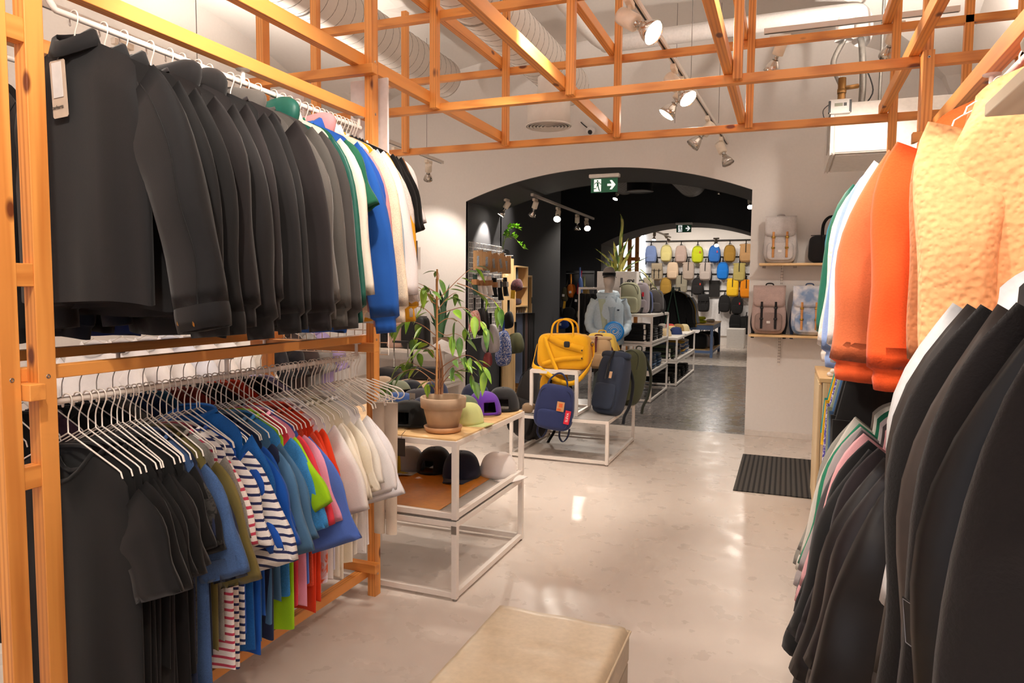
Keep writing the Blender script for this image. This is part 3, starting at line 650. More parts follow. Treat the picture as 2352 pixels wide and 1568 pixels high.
# trousers and shorts beyond the lower rail
rod('white rod carrying the clipped trousers beside the cash desk', .44, 3.58, 4.45, 1.24, 1.40, (), ends=False)
def pants(desc, y, hx, mk, L, wl, h2=None, nm='trousers', x=.44, z=1.24, t=.022):
    g = thing(nm, desc, 'trousers' if nm == 'trousers' else 'shorts', (x, y, z), (0, 0, jit(.08)), 'bottoms clipped beside the cash desk'); m = cloth(hx, mk, h2)
    zt = -.13
    P = []
    for k in np.linspace(0, 1, 8):
        hw = .17 + .05 * k; P.append([(hw * math.copysign(abs(math.cos(a)) ** .8, math.cos(a)), t * math.sin(a) + .004 * math.sin(24 * hw * math.cos(a)), zt - .24 * k) for a in np.arange(24) * PI / 12])
    obj('waist', MB().rings(P), m, g)
    for s in (-1, 1):
        P = []
        for k in np.linspace(0, 1, 10):
            hw = .115 + (wl - .115) * k; cx = s * (.11 + .01 * k)
            P.append([(cx + hw * math.copysign(abs(math.cos(a)) ** .8, math.cos(a)), t * math.sin(a) * (1 + .2 * math.sin(9 * k + s)) + .006 * math.sin(30 * hw * math.cos(a) + s), zt - .2 - (L - .2) * k) for a in np.arange(18) * PI / 9])
        obj('leg', MB().rings(P), m, g)
    hg = thing('clip_hanger', 'metal clip hanger gripping the ' + ' '.join(desc.split()[:6]), 'hanger', (x, y, z), (0, 0, 0), 'clip hangers')
    obj('bar', hanger_mb(-.07, .02, .3).tube([(-.17, 0, -.085), (.17, 0, -.085)], .0022, 6).tube([(0, 0, -.07), (0, 0, -.085)], .0022, 6), CHROME, hg)
    for s in (-1, 1): obj('clip', MB().cbox((s * .13, 0, -.105), (.03, .012, .045)).cbox((s * .13, 0, -.125), (.034, .05, .014)), CHROME, hg)
for a in (('black corduroy trousers nearest the shirts', 3.62, '1b1819', 'cord', .95, .10), ('black slim trousers beside the jeans', 3.74, '141315', 'jersey', .78, .09), ('mid blue denim jeans', 3.86, '3f648f', 'denim', 1.0, .10), ('sage green cargo trousers', 4.0, '93a08a', 'canvas', 1.05, .11)): pants(*a)
pants('violet shorts with white squiggles', 4.1, '5a52b8', 'print', .62, .12, 'e6e0f0', 'shorts'); pants('bright yellow shorts beside the cash desk', 4.24, 'e8b920', 'jersey', .45, .12, None, 'shorts')
pants('turquoise shorts half hidden by the yellow ones', 4.32, '1fa0a0', 'jersey', .4, .12, None, 'shorts')
# dark coats on the face-out rail in front
rod('white face-out rod carrying the dark coats', .60, .62, 1.62, 1.665, 2.182, (1.6,), ends=False)
BK = [
 ('pale grey windbreaker with a gathered cuff', 'windbreaker', 1.52, 'd9dbde', 'nylon', dict(kind='elastic', sl=.57, t=.05, L=.8, trim='eceef0')),
 ('charcoal softshell jacket next to the windbreaker', 'softshell_jacket', 1.41, '3a3533', 'nylon', dict(t=.03, L=.98, sl=.66)),
 ('black fleece jacket with a square woven patch', 'fleece_jacket', 1.31, '221e1f', 'fleece', dict(t=.035, L=1.05, sl=.74)),
 ('dark taupe softshell jacket with a hood', 'softshell_jacket', 1.20, '413a37', 'nylon', dict(t=.035, L=.95, sl=.68)),
 ('black fleece jacket with a narrow sleeve patch', 'fleece_jacket', 1.09, '262122', 'fleece', dict(t=.035, L=1.0, sl=.76)),
 ('glossy black rain jacket', 'rain_jacket', .99, '141215', 'puffer', dict(t=.03, L=1.0, sl=.74)),
 ('black fleece jacket nearest the shop front', 'fleece_jacket', .88, '2a2525', 'fleece', dict(t=.035, L=1.0, sl=.7)),
]
for i, (desc, nm, y, hx, mk, ex) in enumerate(BK):
    kw = dict(kind='jacket', t=.04, hw=.235, w=.27, r=(.12, .085), th=(56, 88), zn=-.075, nw=.085, drop=.03, slope=.38, L=.95, sl=.66); kw.update(ex)
    g = garment(nm, desc, 'jacket', 'coats on the face-out rod', .60, y, 1.665, hx, mk=mk, rot=-.12 + jit(.04), seed=360 + i, **kw)
    hanger('white hanger holding the ' + desc, .60, y, 1.665, -.12, 'hangers on the face-out rod')
    if i in (2, 4):
        s_ = [c for c in g.children if c.name.startswith('sleeve') and sum(v.co.x for v in c.data.vertices) < 0][0]
        co = [v.co.copy() for v in s_.data.vertices]; e = sum((co[7 * 16 + j] for j in range(16)), Vector()) / 16
        M = frame(e + Vector((-.035 if i == 2 else -.075, -.047, 0)), (.86, -.1, 0) if i == 2 else (.5, -.8, 0), (-.1, 0, 1), (-.3, -.95, 0))
        pt = obj('patch', MB().poly([(-.026, -.033), (.026, -.033), (.026, .033), (-.026, .033)], .003, M), plain('14161b', .5), s_, smooth=False)
        obj('patch_border', MB().tube([M @ Vector(q) for q in ((-.024, -.031, .003), (.024, -.031, .003), (.024, .031, .003), (-.024, .031, .003), (-.024, -.031, .003))], .0008, 5), plain('8f8f96', .6), pt)
        if i == 2: text('lettering', 'IS', .024, plain('8f8f96', .6), pt, M @ Matrix.Translation((.004, -.006, .0035)))
# shelf with hats, high above the coats
sh = thing('hat_shelf', 'pale wood shelf board fixed high above the dark coats', 'shelf', (.215, .55, 1.715))
hard('board', MB().box((0, 0, 0), (.42, .47, .016)), wood('y', 'pale'), sh)
hard('bracket', MB().box((.40, .2, -.12), (.415, .23, 0)).box((.1, .2, -.012), (.41, .23, 0)), WHITE_STEEL, sh)
hat = thing('bucket_hat', 'cream bucket hat lying on the pale high shelf', 'hat', (.36, .87, 1.731))
obj('crown', MB().lathe([(.07, .1), (.085, .095), (.1, .05), (.112, 0.002)], 32), cloth('e6dccb', 'canvas'), hat)
obj('brim', MB().lathe([(.112, .004), (.14, .03), (.145, .032), (.114, .0)], 32, cap=False), cloth('e9e0d0', 'canvas'), hat)
ball = thing('beanie', 'deep red beanie on the pale high shelf beside the cream hat', 'hat', (.385, .64, 1.731))
obj('crown', MB().sq((0, 0, .06), (.15, .16, .12), .9), cloth('9a0f1e', 'jersey'), ball)
obj('cuff', MB().lathe([(.08, 0), (.084, .005), (.084, .045), (.078, .05)], 28, cap=False), cloth('8a0c1a', 'rib'), ball)

# ------------------------------------------------------------------ display tables
PLY = wood('x', 'ply'); PLYE = wood('z', 'ply')
def frame_unit(name, label, x0, x1, y0, y1, z0, z1, w=.026, top=None, topm=None, base=True, parent=None, group=None):
    t = thing(name, label, 'display table', (x0, y0, z0), group=group); W, D, H = x1 - x0, y1 - y0, z1 - z0
    f = .012 if z0 < .01 else 0
    for sx in (0, W - w):
        for sy in (0, D - w):
            lg = hard('leg', MB().box((sx, sy, f), (sx + w, sy + w, H)), WHITE_STEEL, t, .001)
            if f: obj('foot', MB().lathe([(.011, 0), (.011, .014)], 12, (sx + w / 2, sy + w / 2, 0)), plain('8b8078', .6), lg)
    for zz in ([H - w] + ([f + .004] if base else [])):
        hard('rail', MB().box((w, .001, zz), (W - w, w - .001, zz + w - .001)), WHITE_STEEL, t, .001); hard('rail', MB().box((w, D - w + .001, zz), (W - w, D - .001, zz + w - .001)), WHITE_STEEL, t, .001)
        hard('rail', MB().box((.001, w, zz), (w - .001, D - w, zz + w - .001)), WHITE_STEEL, t, .001); hard('rail', MB().box((W - w + .001, w, zz), (W - .001, D - w, zz + w - .001)), WHITE_STEEL, t, .001)
    if topm: hard('table_top', MB().box((.008, .008, H), (W - .008, D - .008, H + .008)) if top is None else top(W, D, H), topm, t, .0008)
    return t
TX0, TX1, TY0, TY1 = -2.43, -1.437, 2.978, 3.905
def corrugated(W, D, H):
    b = MB(); n = int(D / .012)
    P = [[(x, .008 + (D - .016) * j / n, H + .003 + (.003 if j % 2 else 0)) for j in range(n + 1)] for x in (.008, W - .008)]
    return b.grid(P).box((.008, .008, H - .002), (W - .008, D - .008, H + .001))
def poly_sheet():
    m, nt, b = _new('clear_twinwall_sheet'); b.inputs['Base Color'].default_value = srgb('e9e4df'); b.inputs['Roughness'].default_value = .2; b.inputs['Transmission Weight'].default_value = .55; b.inputs['IOR'].default_value = 1.2; b.inputs['Alpha'].default_value = .8; return m
frame_unit('display_stand', 'lower white steel frame under the cap table, with a clear ribbed sheet', TX0, TX1, TY0, TY1, 0, .392, .028, corrugated, poly_sheet())
tb = frame_unit('display_stand', 'upper white steel frame with the plywood top full of caps', TX0, TX1, TY0, TY1, .402, .784, .028, None, PLY, True)
hard('joint_plate', MB().box((TX1 - TX0 - .029, -.0012, -.07), (TX1 - TX0 - .001, .0005, -.03)), plain('8b857e', .35, .6), tb, 0)
bd = hard('cork_board', MB().box((-2.40, 3.03, .402), (-1.585, 3.80, .408)), plain('c9832f', .4, 0, .08), None, .001)
tag(bd, 'orange brown board lying on the clear sheet under the lower caps', 'board')
frame_unit('display_platform', 'low white steel platform under the backpacks in the archway', -2.30, -1.387, 5.857, 6.985, 0, .392, .028, corrugated, poly_sheet())
frame_unit('display_cube', 'white steel cube on the low platform with the yellow holdall on top', -2.135, -1.687, 5.925, 6.40, .402, .795, .028, None, plain('ded6ce', .4))
frame_unit('display_rack', 'white steel rack base behind the low platform', -2.30, -1.675, 9.50, 10.90, 0, .392, .028, None, plain('ded6ce', .4))
frame_unit('display_rack', 'white steel rack tier with folded blue jeans', -2.30, -1.675, 9.50, 10.90, .402, .790, .028, None, plain('ded6ce', .4))
frame_unit('display_rack', 'white steel rack tier with folded black trousers', -2.30, -1.675, 9.50, 10.90, .80, 1.19, .028, None, plain('ded6ce', .4))
frame_unit('display_rack', 'low white steel rack farther back with a tier of dark clothes', -2.30, -1.600, 11.35, 13.65, 0, .392, .028, None, plain('ded6ce', .4))
frame_unit('display_rack', 'upper tier of the farther white rack with caps laid on top', -2.30, -1.600, 11.35, 13.65, .402, .770, .028, None, plain('ded6ce', .4))
# tall white frame beside the mannequin
tf = thing('tall_display_frame', 'tall white steel frame with dark trousers behind the mannequin', 'clothes rack', (-2.75, 9.62, 0))
for dx in (0, .57): hard('leg', MB().box((dx, 0, 0), (dx + .03, .03, 1.56)), WHITE_STEEL, tf, .001)
hard('rail', MB().box((.03, 0, 1.53), (.57, .03, 1.56)), WHITE_STEEL, tf, .001)
for k in range(7):
    g = thing('trousers', 'dark trousers on the tall white frame, %s from its outer leg' % ORD[k], 'trousers', (-2.69 + .075 * k, 9.635, 1.52), group='trousers on the tall frame')
    obj('leg', MB().rings([[(.03 * math.cos(b) * (1 - .1 * kk), .11 * math.sin(b), -.05 - 1.1 * kk) for b in np.arange(12) * PI / 6] for kk in np.linspace(0, 1, 6)]), cloth(['1c1a1a', '241f1e', '191a20', '2b2522', '1a1818', '22201f', '1c1b1e'][k], 'canvas'), g)
    obj('hook', MB().tube([(0, 0, -.05), (0, 0, .005)], .003, 6), CHROME, g)
# bench
bn = thing('bench', 'beige leather padded bench in the middle of the floor', 'bench', (-.90, .70, 0))
LE = cloth('c9b79b', 'puffer'); LE.node_tree.nodes['Principled BSDF'].inputs['Roughness'].default_value = .38
lb = MB(); n1, n2 = 40, 60; P = []
for i in range(n1 + 1):
    row = []
    for j in range(n2 + 1):
        u, v = i / n1, j / n2; e = min(u, 1 - u) * .46; e2 = min(v, 1 - v) * 1.51; r = .022
        d = lambda q: r - math.sqrt(max(0, r * r - max(0, r - q) ** 2))
        z = .42 - d(e) - d(e2) + .0015 * math.sin(5 * u * PI + 2 * math.sin(6 * v)) - sum(.003 * math.exp(-((v - q - .012 * math.sin(5 * u + q * 9)) / .006) ** 2) for q in (.63, .74, .84))
        row.append((.46 * u, 1.51 * v, z))
    P.append(row)
lb.grid(P); obj('seat_cushion', lb, LE, bn)
hard('seat_side', MB().box((.001, .001, .30), (.459, 1.509, .402)), LE, bn, .006)
hard('base', MB().box((.003, .003, 0), (.457, 1.507, .298)), plain('b5a48c', .45, 0, .06), bn, .006)
obj('piping', MB().tube([(.461, 0, .397), (.461, 1.51, .397)], .004, 8).tube([(0, 1.511, .397), (.46, 1.511, .397)], .004, 8), LE, bn)
# cash desk and mat
ct = thing('cash_desk', 'light birch plywood cash desk beside the clipped trousers', 'counter', (.2, 4.683, 0))
hard('body', MB().box((.045, .0, .03), (.95, .78, .955)), wood('z', 'ply'), ct, .001)
hard('side_panel', MB().box((.0, .02, .10), (.018, .78, .94)), wood('z', 'plyend'), ct, .001)
hard('counter_top', MB().box((.0, -.004, .957), (.97, .80, .982)), PLY, ct, .002)
hard('plinth', MB().box((.03, .004, 0), (.95, .78, .029)), plain('b79a6c', .5), ct, 0)
hard('edge_strip', MB().box((.02, -.003, .03), (.044, .0, .955)), wood('z', 'plyend'), ct, .001)
kb = thing('desk_phone', 'white device with keys lying on the plywood cash desk', 'device', (.33, 4.83, .982), (0, 0, -.15))
obj('body', MB().sq((0, 0, .013), (.16, .10, .026), .4), plain('efe9e4', .4), kb)
obj('receiver', MB().sq((-.045, 0, .035), (.035, .11, .022), .6), plain('f2ece8', .4), kb)
pp = MB()
for i in range(4): pp.box((.42 + .004 * i, 4.80, .983 + .0012 * i), (.60 + .004 * i, 5.0, .984 + .0012 * i))
tag(hard('papers', pp, plain('f0ece8', .7), None, 0), 'thin stack of white papers on the cash desk', 'papers')
def mat_ribbed():
    m, nt, b = _new('ribbed_mat'); v = coords(nt); w = N(nt, 'ShaderNodeTexWave', bands_direction='X', i_Scale=8.2); nt.links.new(v, w.inputs['Vector'])
    n = N(nt, 'ShaderNodeTexNoise', i_Scale=240.0); nt.links.new(v, n.inputs['Vector'])
    r = ramp(nt, [(.25, srgb('201f1f')), (.5, srgb('55514d'))]); nt.links.new(w.outputs['Fac'], r.inputs['Fac'])
    mx = N(nt, 'ShaderNodeMix', data_type='RGBA', blend_type='MULTIPLY'); mx.inputs[0].default_value = .6; nt.links.new(r.outputs['Color'], mx.inputs[6]); nt.links.new(n.outputs['Fac'], mx.inputs[7])
    nt.links.new(mx.outputs[2], b.inputs['Base Color']); b.inputs['Roughness'].default_value = .95; bump(nt, b, w.outputs['Fac'], .5, .004); return m
tag(hard('door_mat', MB().box((-.335, 5.51, 0.0005), (.42, 6.80, .009)), mat_ribbed(), None, .002), 'dark ribbed mat on the floor beside the cash desk', 'mat')
# white board panels hung on the rack end
for lab, x0, x1, z0, z1, y in (('white hanging board behind the end post of the rack', -2.00, -1.795, 2.14, 2.50, 2.955), ('smaller white hanging board deeper inside the rack', -2.64, -2.46, 2.37, 2.585, 3.2)):
    tag(hard('hanging_board', MB().box((x0, y, z0), (x1, y + .014, z1)), plain('e3dcda', .6), None, .001), lab, 'board')
gp = MB()
for k in range(15): gp.tube([(-2.46 + .048 * k, 2.945, 1.185), (-2.46 + .048 * k, 2.945, 2.0)], .0024, 5)
for k in range(15): gp.tube([(-2.46, 2.942, 1.187 + .058 * k), (-1.788, 2.942, 1.187 + .058 * k)], .0024, 5)
tag(obj('wire_grid_panel', gp, WIRE), 'white wire grid panel on the end of the clothes rack', 'grid panel')
# ------------------------------------------------------------------ caps
def cap(label, p, h, rot=0.0, tilt=0.0, mk='canvas', s=1.0, group=None, brim=None, badge=None, low=0.0, roll=0.0, inner=None):
    m = cloth(h, mk); g = thing('cap', label, 'cap', tuple(p), (tilt, roll, rot), group)
    n = 32; rows = 11; H = .115 * s; R = .088 * s; b = MB(); o = []
    for j in range(rows):
        q = j / (rows - 1) * PI / 2 * .985
        for i in range(n):
            a = 2 * PI * i / n
            seam = 1 - .018 * (1 - abs(math.sin(3 * a)) ** .3) * math.sin(q + .3)
            wob = 1 + .02 * math.sin(5 * a + rot * 7) * math.sin(2 * q)
            rr = R * math.cos(q) ** .62 * seam * wob
            fr_ = max(0, -math.sin(a))
            o.append((rr * math.cos(a), rr * 1.12 * math.sin(a), (H * (1 - low)) * math.sin(q) * (1 + .12 * fr_ * math.cos(q))))
    f = []
    for j in range(rows - 1):
        for i in range(n):
            a = 2 * PI * (i + .5) / n
            if j < 4 and math.sin(a) > .93 - .03 * (j > 2): continue      # gap above the back strap
            f.append((j * n + i, j * n + (i + 1) % n, (j + 1) * n + (i + 1) % n, (j + 1) * n + i))
    f.append(tuple((rows - 1) * n + i for i in range(n)))
    b.add(o, f); obj('crown', b, m, g, solid=.0028)
    st = MB(); st.ribbon([(R * math.cos(a), R * 1.12 * math.sin(a), .009) for a in np.linspace(PI * .34, PI * .66, 8)], .014 * s, .0025, (0, 0, 1)); obj('back_strap', st, m, g)
    P = []
    for i in range(15):
        a = PI + PI * (i + 1) / 16
        row = []
        for j in range(6):
            k = j / 5; ext = .068 * s * max(.06, (-math.sin(a))) ** .55
            x = (R * 1.0) * math.cos(a) * (1 - .06 * k); y = R * 1.12 * math.sin(a) - ext * k
            row.append((x, y, .006 - .035 * s * (x / R) ** 2 * (.3 + .7 * k) + .004 * k))
        P.append(row)
    obj('brim', MB().grid(P), cloth(brim or h, mk), g, solid=.004)
    obj('top_button', MB().sq((0, 0, H * (1 - low) + .001), (.012, .012, .006), .9, 10, 6), m, g)
    if badge:
        M = frame((0, -R * 1.1 * .93, .052 * s), (1, 0, 0), (0, .25, .97), (0, -.97, .25)); obj('front_badge', MB().lathe([(.0001, .003), (.018, .003), (.02, .0), (.02, -.004)], 18, M=M), plain(badge, .6), g)
    return g
ZT1, ZT2 = .7925, .409
CG = 'caps on the plywood table top'
def on(px, py, z): p = at_z(px, py, z); return (p.x, p.y, z + .001)
cap('beige cap behind the sage one on the plywood table', on(880, 903, ZT1), 'b09a80', .4, group=CG)
cap('faded sage green cap by the rack end', on(912, 922, ZT1), '7d8672', -1.9, .1, group=CG, s=1.15)
cap('midnight navy cap with a round badge and small grey tag', on(940, 918, ZT1), '1d2232', .1, group=CG, badge='6a665f', s=1.1)
cap('dark grey cap lying between the badge cap and the pot', on(962, 937, ZT1), '36353a', -.9, .15, group=CG)
cap('cornflower blue cap on the plywood table', on(914, 950, ZT1), '2f4f8a', 2.2, .1, group=CG, s=1.05)
cap('black corduroy cap half hidden behind the bent loop hangers', on(890, 972, ZT1), '1b1c1e', 2.6, group=CG)
cap('navy cap standing on edge with a pale round badge beside the pot', on(975, 960, ZT1), '202940', -1.15, .5, group=CG, badge='7d786c')
fc = cap('black wool cap at the table edge with a swinging black tag', on(938, 978, ZT1), '151516', 3.3, .1, group=CG, s=1.15)
cap('dark blue cap behind the clay pot', on(1000, 916, ZT1), '262f4a', .5, group=CG)
cap('navy corduroy cap between the pot and the purple cap', on(1092, 922, ZT1), '1f2643', 1.2, mk='cord', group=CG)
cap('bright purple corduroy cap facing away', on(1112, 950, ZT1), '5b2f96', 3.9, .05, mk='cord', group=CG, s=1.1)
cap('black cap with an open back at the table corner', on(1155, 940, ZT1), '242325', 3.5, group=CG, s=1.12)
cap('pale lime cap in front of the purple cap', on(1072, 972, ZT1), 'c3c887', 1.5, group=CG, s=.95)
cap('moss green cap between pot and lime cap', on(1066, 955, ZT1), '5d6850', .6, group=CG)
CG2 = 'caps on the clear lower sheet'
cap('acid yellow cap on the lower shelf', on(900, 1078, ZT2), 'b8ac28', 1.0, group=CG2)
cap('heather grey cap on the lower shelf', on(938, 1075, ZT2), '8d8f96', .3, group=CG2, s=1.15, brim='a3b4c4')
cap('glossy black cap with an open back on the lower shelf', on(998, 1080, ZT2), '1e1b1d', 3.2, group=CG2, s=1.2)
cap('ink navy cap with a grey round badge on the lower shelf', on(1060, 1092, ZT2), '1b2036', .15, group=CG2, s=1.25, badge='8f8a80')
cap('crumpled white cap at the end of the lower shelf', on(1145, 1090, ZT2), 'e8e0dc', 1.4, group=CG2, s=1.15)
sw = thing('swing_tag', 'black swing tag dangling over the table edge', 'price tag', (-1.73, 2.966, .735))
hard('card', MB().box((-.021, -.002, -.045), (.021, 0, .043)), plain('211d1a', .5), sw, .001); hard('border', MB().box((-.017, -.0025, -.038), (.017, -.0022, .036)), plain('2f2a26', .5), sw, 0)
obj('cord', MB().tube([(0, -.001, .043), (.003, -.002, .062), (.004, .03, .075)], .0012, 5), plain('1a1a1a', .7), sw)
gt = thing('swing_tag', 'small grey tag with a round print on the badge cap', 'price tag', tuple(at_y(947, 915, 3.40)))
hard('card', MB().box((-.018, -.001, -.032), (.018, 0, .03)), plain('8d857c', .6), gt, .001); obj('print', MB().tube([(.010 * math.cos(a), -.0014, .010 * math.sin(a) - .008) for a in np.linspace(0, 2 * PI, 16)], .001, 5), plain('4a443c', .6), gt)

# ------------------------------------------------------------------ plants
def leaf_mb(b, base, d, length, width, droop=.5, nrm=None):
    d = Vector(d).normalized(); side = d.cross(Vector((0, 0, 1))); side = side.normalized() if side.length > .05 else Vector((1, 0, 0))
    if nrm: side = (side + Vector(nrm)).normalized(); side = (side - d * side.dot(d)).normalized()
    up = side.cross(d); P = []
    for k in np.linspace(0, 1, 8):
        w = width / 2 * (math.sin(PI * min(1, k * 1.0) ** .8) ** .9 if k < .86 else .32 * (1 - k) / .14) + .0004
        c = Vector(base) + d * (length * k) + Vector((0, 0, -droop * length * k * k))
        P.append([tuple(c - side * w + up * w * .35), tuple(c), tuple(c + side * w + up * w * .35)])
    b.grid(P)
def leaf_mat(h, h2):
    m, nt, b = _new('leaf_' + h); v = coords(nt); n = N(nt, 'ShaderNodeTexNoise', i_Scale=14.0); nt.links.new(v, n.inputs['Vector'])
    r = ramp(nt, [(.35, srgb(h)), (.65, srgb(h2))]); nt.links.new(n.outputs['Fac'], r.inputs['Fac']); nt.links.new(r.outputs['Color'], b.inputs['Base Color'])
    b.inputs['Roughness'].default_value = .35; b.inputs['Subsurface Weight'].default_value = 0; return m
PP = Vector((-1.592, 3.142, .7925))
pl = thing('potted_fig', 'tall weeping fig in a clay pot among the caps', 'plant', tuple(PP))
CLAY = plain('b79b7f', .75, 0, .1, 18, .15)
obj('saucer', MB().lathe([(.068, 0), (.088, .004), (.098, .028), (.094, .03), (.084, .014), (.0, .012)], 40), plain('bd9069', .75, 0, .1, 18), pl)
obj('pot', MB().lathe([(.0, .013), (.074, .013), (.099, .118), (.1, .121), (.113, .124), (.116, .172), (.112, .176), (.105, .174), (.098, .12), (.0, .11)], 44), CLAY, pl)
obj('soil', MB().lathe([(.098, .13), (.05, .135), (.0, .14)], 24, cap=False), plain('3b2d22', .95, 0, .3, 90, .4), pl)
def plp(px, py, dy=0.0): p = at_y(px, py, PP.y + dy); return p - PP
STEMM = plain('9a6a48', .7, 0, .2, 60, .2)
for k, (a, q) in enumerate(((1001, 1003), (1008, 1004), (1014, 1010))):
    top = (640, 700, 790)[k]
    obj('stem', MB().tube(smooth_pts([plp(a + .5 * k, 905, .01 * k - .01), plp(a + 2, 850, .01), plp(q, 780 + 10 * k, 0), plp(q - 1, top, 0)], 4), [.0075 - .0045 * t for t in np.linspace(0, 1, 13)], 8), STEMM, pl)
obj('support_cane', MB().tube([plp(1004, 905, -.012), plp(1004, 618, -.012)], .0045, 8), plain('c08a50', .6), pl)
BR = [((1003, 690), (982, 674), (962, 660), (942, 652), (930, 662)), ((1003, 672), (985, 662), (965, 652), (952, 648)), ((1004, 690), (1030, 664), (1052, 642), (1072, 624), (1092, 612)),
      ((1050, 650), (1078, 660), (1104, 674), (1132, 688), (1150, 706)), ((1006, 722), (1036, 712), (1064, 706), (1090, 722), (1118, 752)), ((1006, 745), (1026, 732), (1050, 736), (1066, 752)),
      ((1002, 735), (980, 712), (960, 704), (944, 714)), ((1000, 770), (972, 748), (944, 738), (918, 744), (902, 754)), ((1001, 800), (980, 786), (962, 778), (948, 776)),
      ((1002, 862), (972, 846), (940, 832), (916, 838)), ((1000, 880), (962, 850), (930, 852), (900, 872), (868, 894)), ((1004, 830), (990, 806), (972, 800), (956, 812)),
      ((1008, 884), (1030, 848), (1058, 832), (1084, 826), (1108, 846)), ((1008, 894), (1026, 868), (1050, 852), (1076, 848), (1088, 872)), ((1006, 850), (1034, 830), (1066, 816), (1090, 822), (1114, 848)),
      ((1004, 650), (1008, 634), (1004, 620)), ((1005, 760), (1024, 770), (1046, 766), (1068, 778)), ((1003, 715), (1022, 690), (1038, 676), (1048, 672)), ((1004, 700), (990, 690), (984, 676), (990, 668)), ((1004, 905), (990, 880), (985, 868), (980, 880))]
lf = {0: MB(), 1: MB()}; bb_ = MB(); rl = random.Random(5)
for q in BR:
    dy = rl.uniform(-.09, .12); pts = smooth_pts([plp(x, y, dy * i / (len(q) - 1)) for i, (x, y) in enumerate(q)], 5)
    bb_.tube(pts, [.0026 - .0016 * i / (len(pts) - 1) for i in range(len(pts))], 5)
    tot = sum((pts[i + 1] - pts[i]).length for i in range(len(pts) - 1)); acc = 0; nxt = tot * .28
    for i in range(len(pts) - 1):
        acc += (pts[i + 1] - pts[i]).length
        if acc >= nxt or i == len(pts) - 2:
            nxt = acc + rl.uniform(.026, .042); t = (pts[i + 1] - pts[i]).normalized()
            d = t * .5 + Vector((rl.uniform(-.5, .5), rl.uniform(-.5, .5), rl.uniform(-.9, -.1))); Lf = rl.uniform(.055, .088)
            leaf_mb(lf[rl.random() < .38], pts[i + 1] + d.normalized() * .008, d, Lf, Lf * rl.uniform(.38, .5), rl.uniform(.1, .5), (rl.uniform(-.6, .6), rl.uniform(-.6, .6), rl.uniform(-.4, .4)))
obj('branches', bb_, STEMM, pl)
obj('foliage', lf[0], leaf_mat('3f6a2e', '6f9a34'), pl); obj('young_foliage', lf[1], leaf_mat('6b9a2c', '9cc23c'), pl)
def blades(name, label, p, pot, leaves, m, potm, seed):
    g = thing(name, label, 'plant', tuple(p)); pot(g); rs = random.Random(seed); b = MB()
    for (dx, dz, lean, w) in leaves:
        pts = smooth_pts([(dx * .15, rs.uniform(-.05, .05), 0), (dx * .45, rs.uniform(-.06, .06), dz * .55), (dx, rs.uniform(-.08, .08), dz), ] + ([(dx + lean[0], 0, dz + lean[1])] if lean else []), 5)
        n = len(pts); wd = Vector((math.cos(rs.uniform(-.6, .6)), math.sin(rs.uniform(-.6, .6)), 0)); P = []
        for i, q in enumerate(pts):
            k = i / (n - 1); ww = w * (.55 + .45 * math.sin(PI * min(1, k * 1.1))) * min(1, (1 - k) * 3.5 + .03)
            P.append([tuple(q - wd * ww), tuple(q + Vector((0, .35 * ww, 0))), tuple(q + wd * ww)])
        b.grid(P)
    obj('foliage', b, m, g); return g
def blade_mat(h, h2):
    m, nt, b = _new('blade_' + h); n = N(nt, 'ShaderNodeTexNoise', i_Scale=24.0); nt.links.new(coords(nt, (1.5, 1.5, .15)), n.inputs['Vector'])
    r = ramp(nt, [(.42, srgb(h)), (.58, srgb(h2))]); nt.links.new(n.outputs['Fac'], r.inputs['Fac']); nt.links.new(r.outputs['Color'], b.inputs['Base Color']); b.inputs['Roughness'].default_value = .4; return m
# planter with snake plant behind the mannequin
pa = at_y(1376, 690, 9.95); pb = at_y(1466, 690, 9.95)
def planter(g):
    W = pb.x - pa.x
    hard('planter_box', MB().box((-W / 2, -.14, -.27), (W / 2, .14, .02)), plain('e4ddd8', .6), g, .004)
    for k, (x, w, h) in enumerate(((.07, .035, .12), (.13, .012, .07), (.18, .03, .08), (.24, .02, .1))):
        hard('print', MB().box((x - w / 2, -.1412, -.19), (x + w / 2, -.1403, -.19 + h)), plain('5a5a60', .7), g, 0)
SN = blade_mat('4c6a2c', 'b9b25a')
blades('snake_plant', 'tall snake plant with yellow edged blades in a white planter behind the mannequin', (pa.x / 2 + pb.x / 2, 9.95, at_y(1420, 627, 9.95).z),
       planter, [(-.36, .36, None, .02), (-.36, .22, None, .026), (-.1, .46, None, .028), (.02, .72, (-.02, .12), .022), (.12, .5, None, .022), (.22, .42, None, .022), (-.16, .32, None, .026), (.05, .36, None, .028), (.3, .18, (.12, .05), .02), (.24, .1, (.15, -.02), .022), (.3, .05, (.25, -.28), .016), (.26, -.0, (.14, -.3), .014), (.33, .0, (.3, -.34), .014), (-.02, .3, None, .03), (.16, .26, None, .026), (-.22, .26, None, .022), (.1, .2, None, .026)], SN, None, 3)
# small plant on the luggage shelf
p2 = at_y(1012, 790, 7.45)
def pot2(g): obj('pot', MB().lathe([(.0, -.12), (.075, -.12), (.1, .03), (.095, .03), (.0, .0)], 28), plain('77604e', .8), g)
blades('aloe_plant', 'dark green upright plant in a brown pot on the luggage shelf', (p2.x, 7.45, .797 + .12), pot2, [(-.13, .62, None, .03), (.02, .6, None, .035), (.1, .66, None, .03), (-.05, .5, None, .035), (.07, .45, None, .035), (-.16, .3, None, .028), (.15, .36, None, .03), (-.1, .22, None, .03)], blade_mat('24482c', '356038'), None, 9)
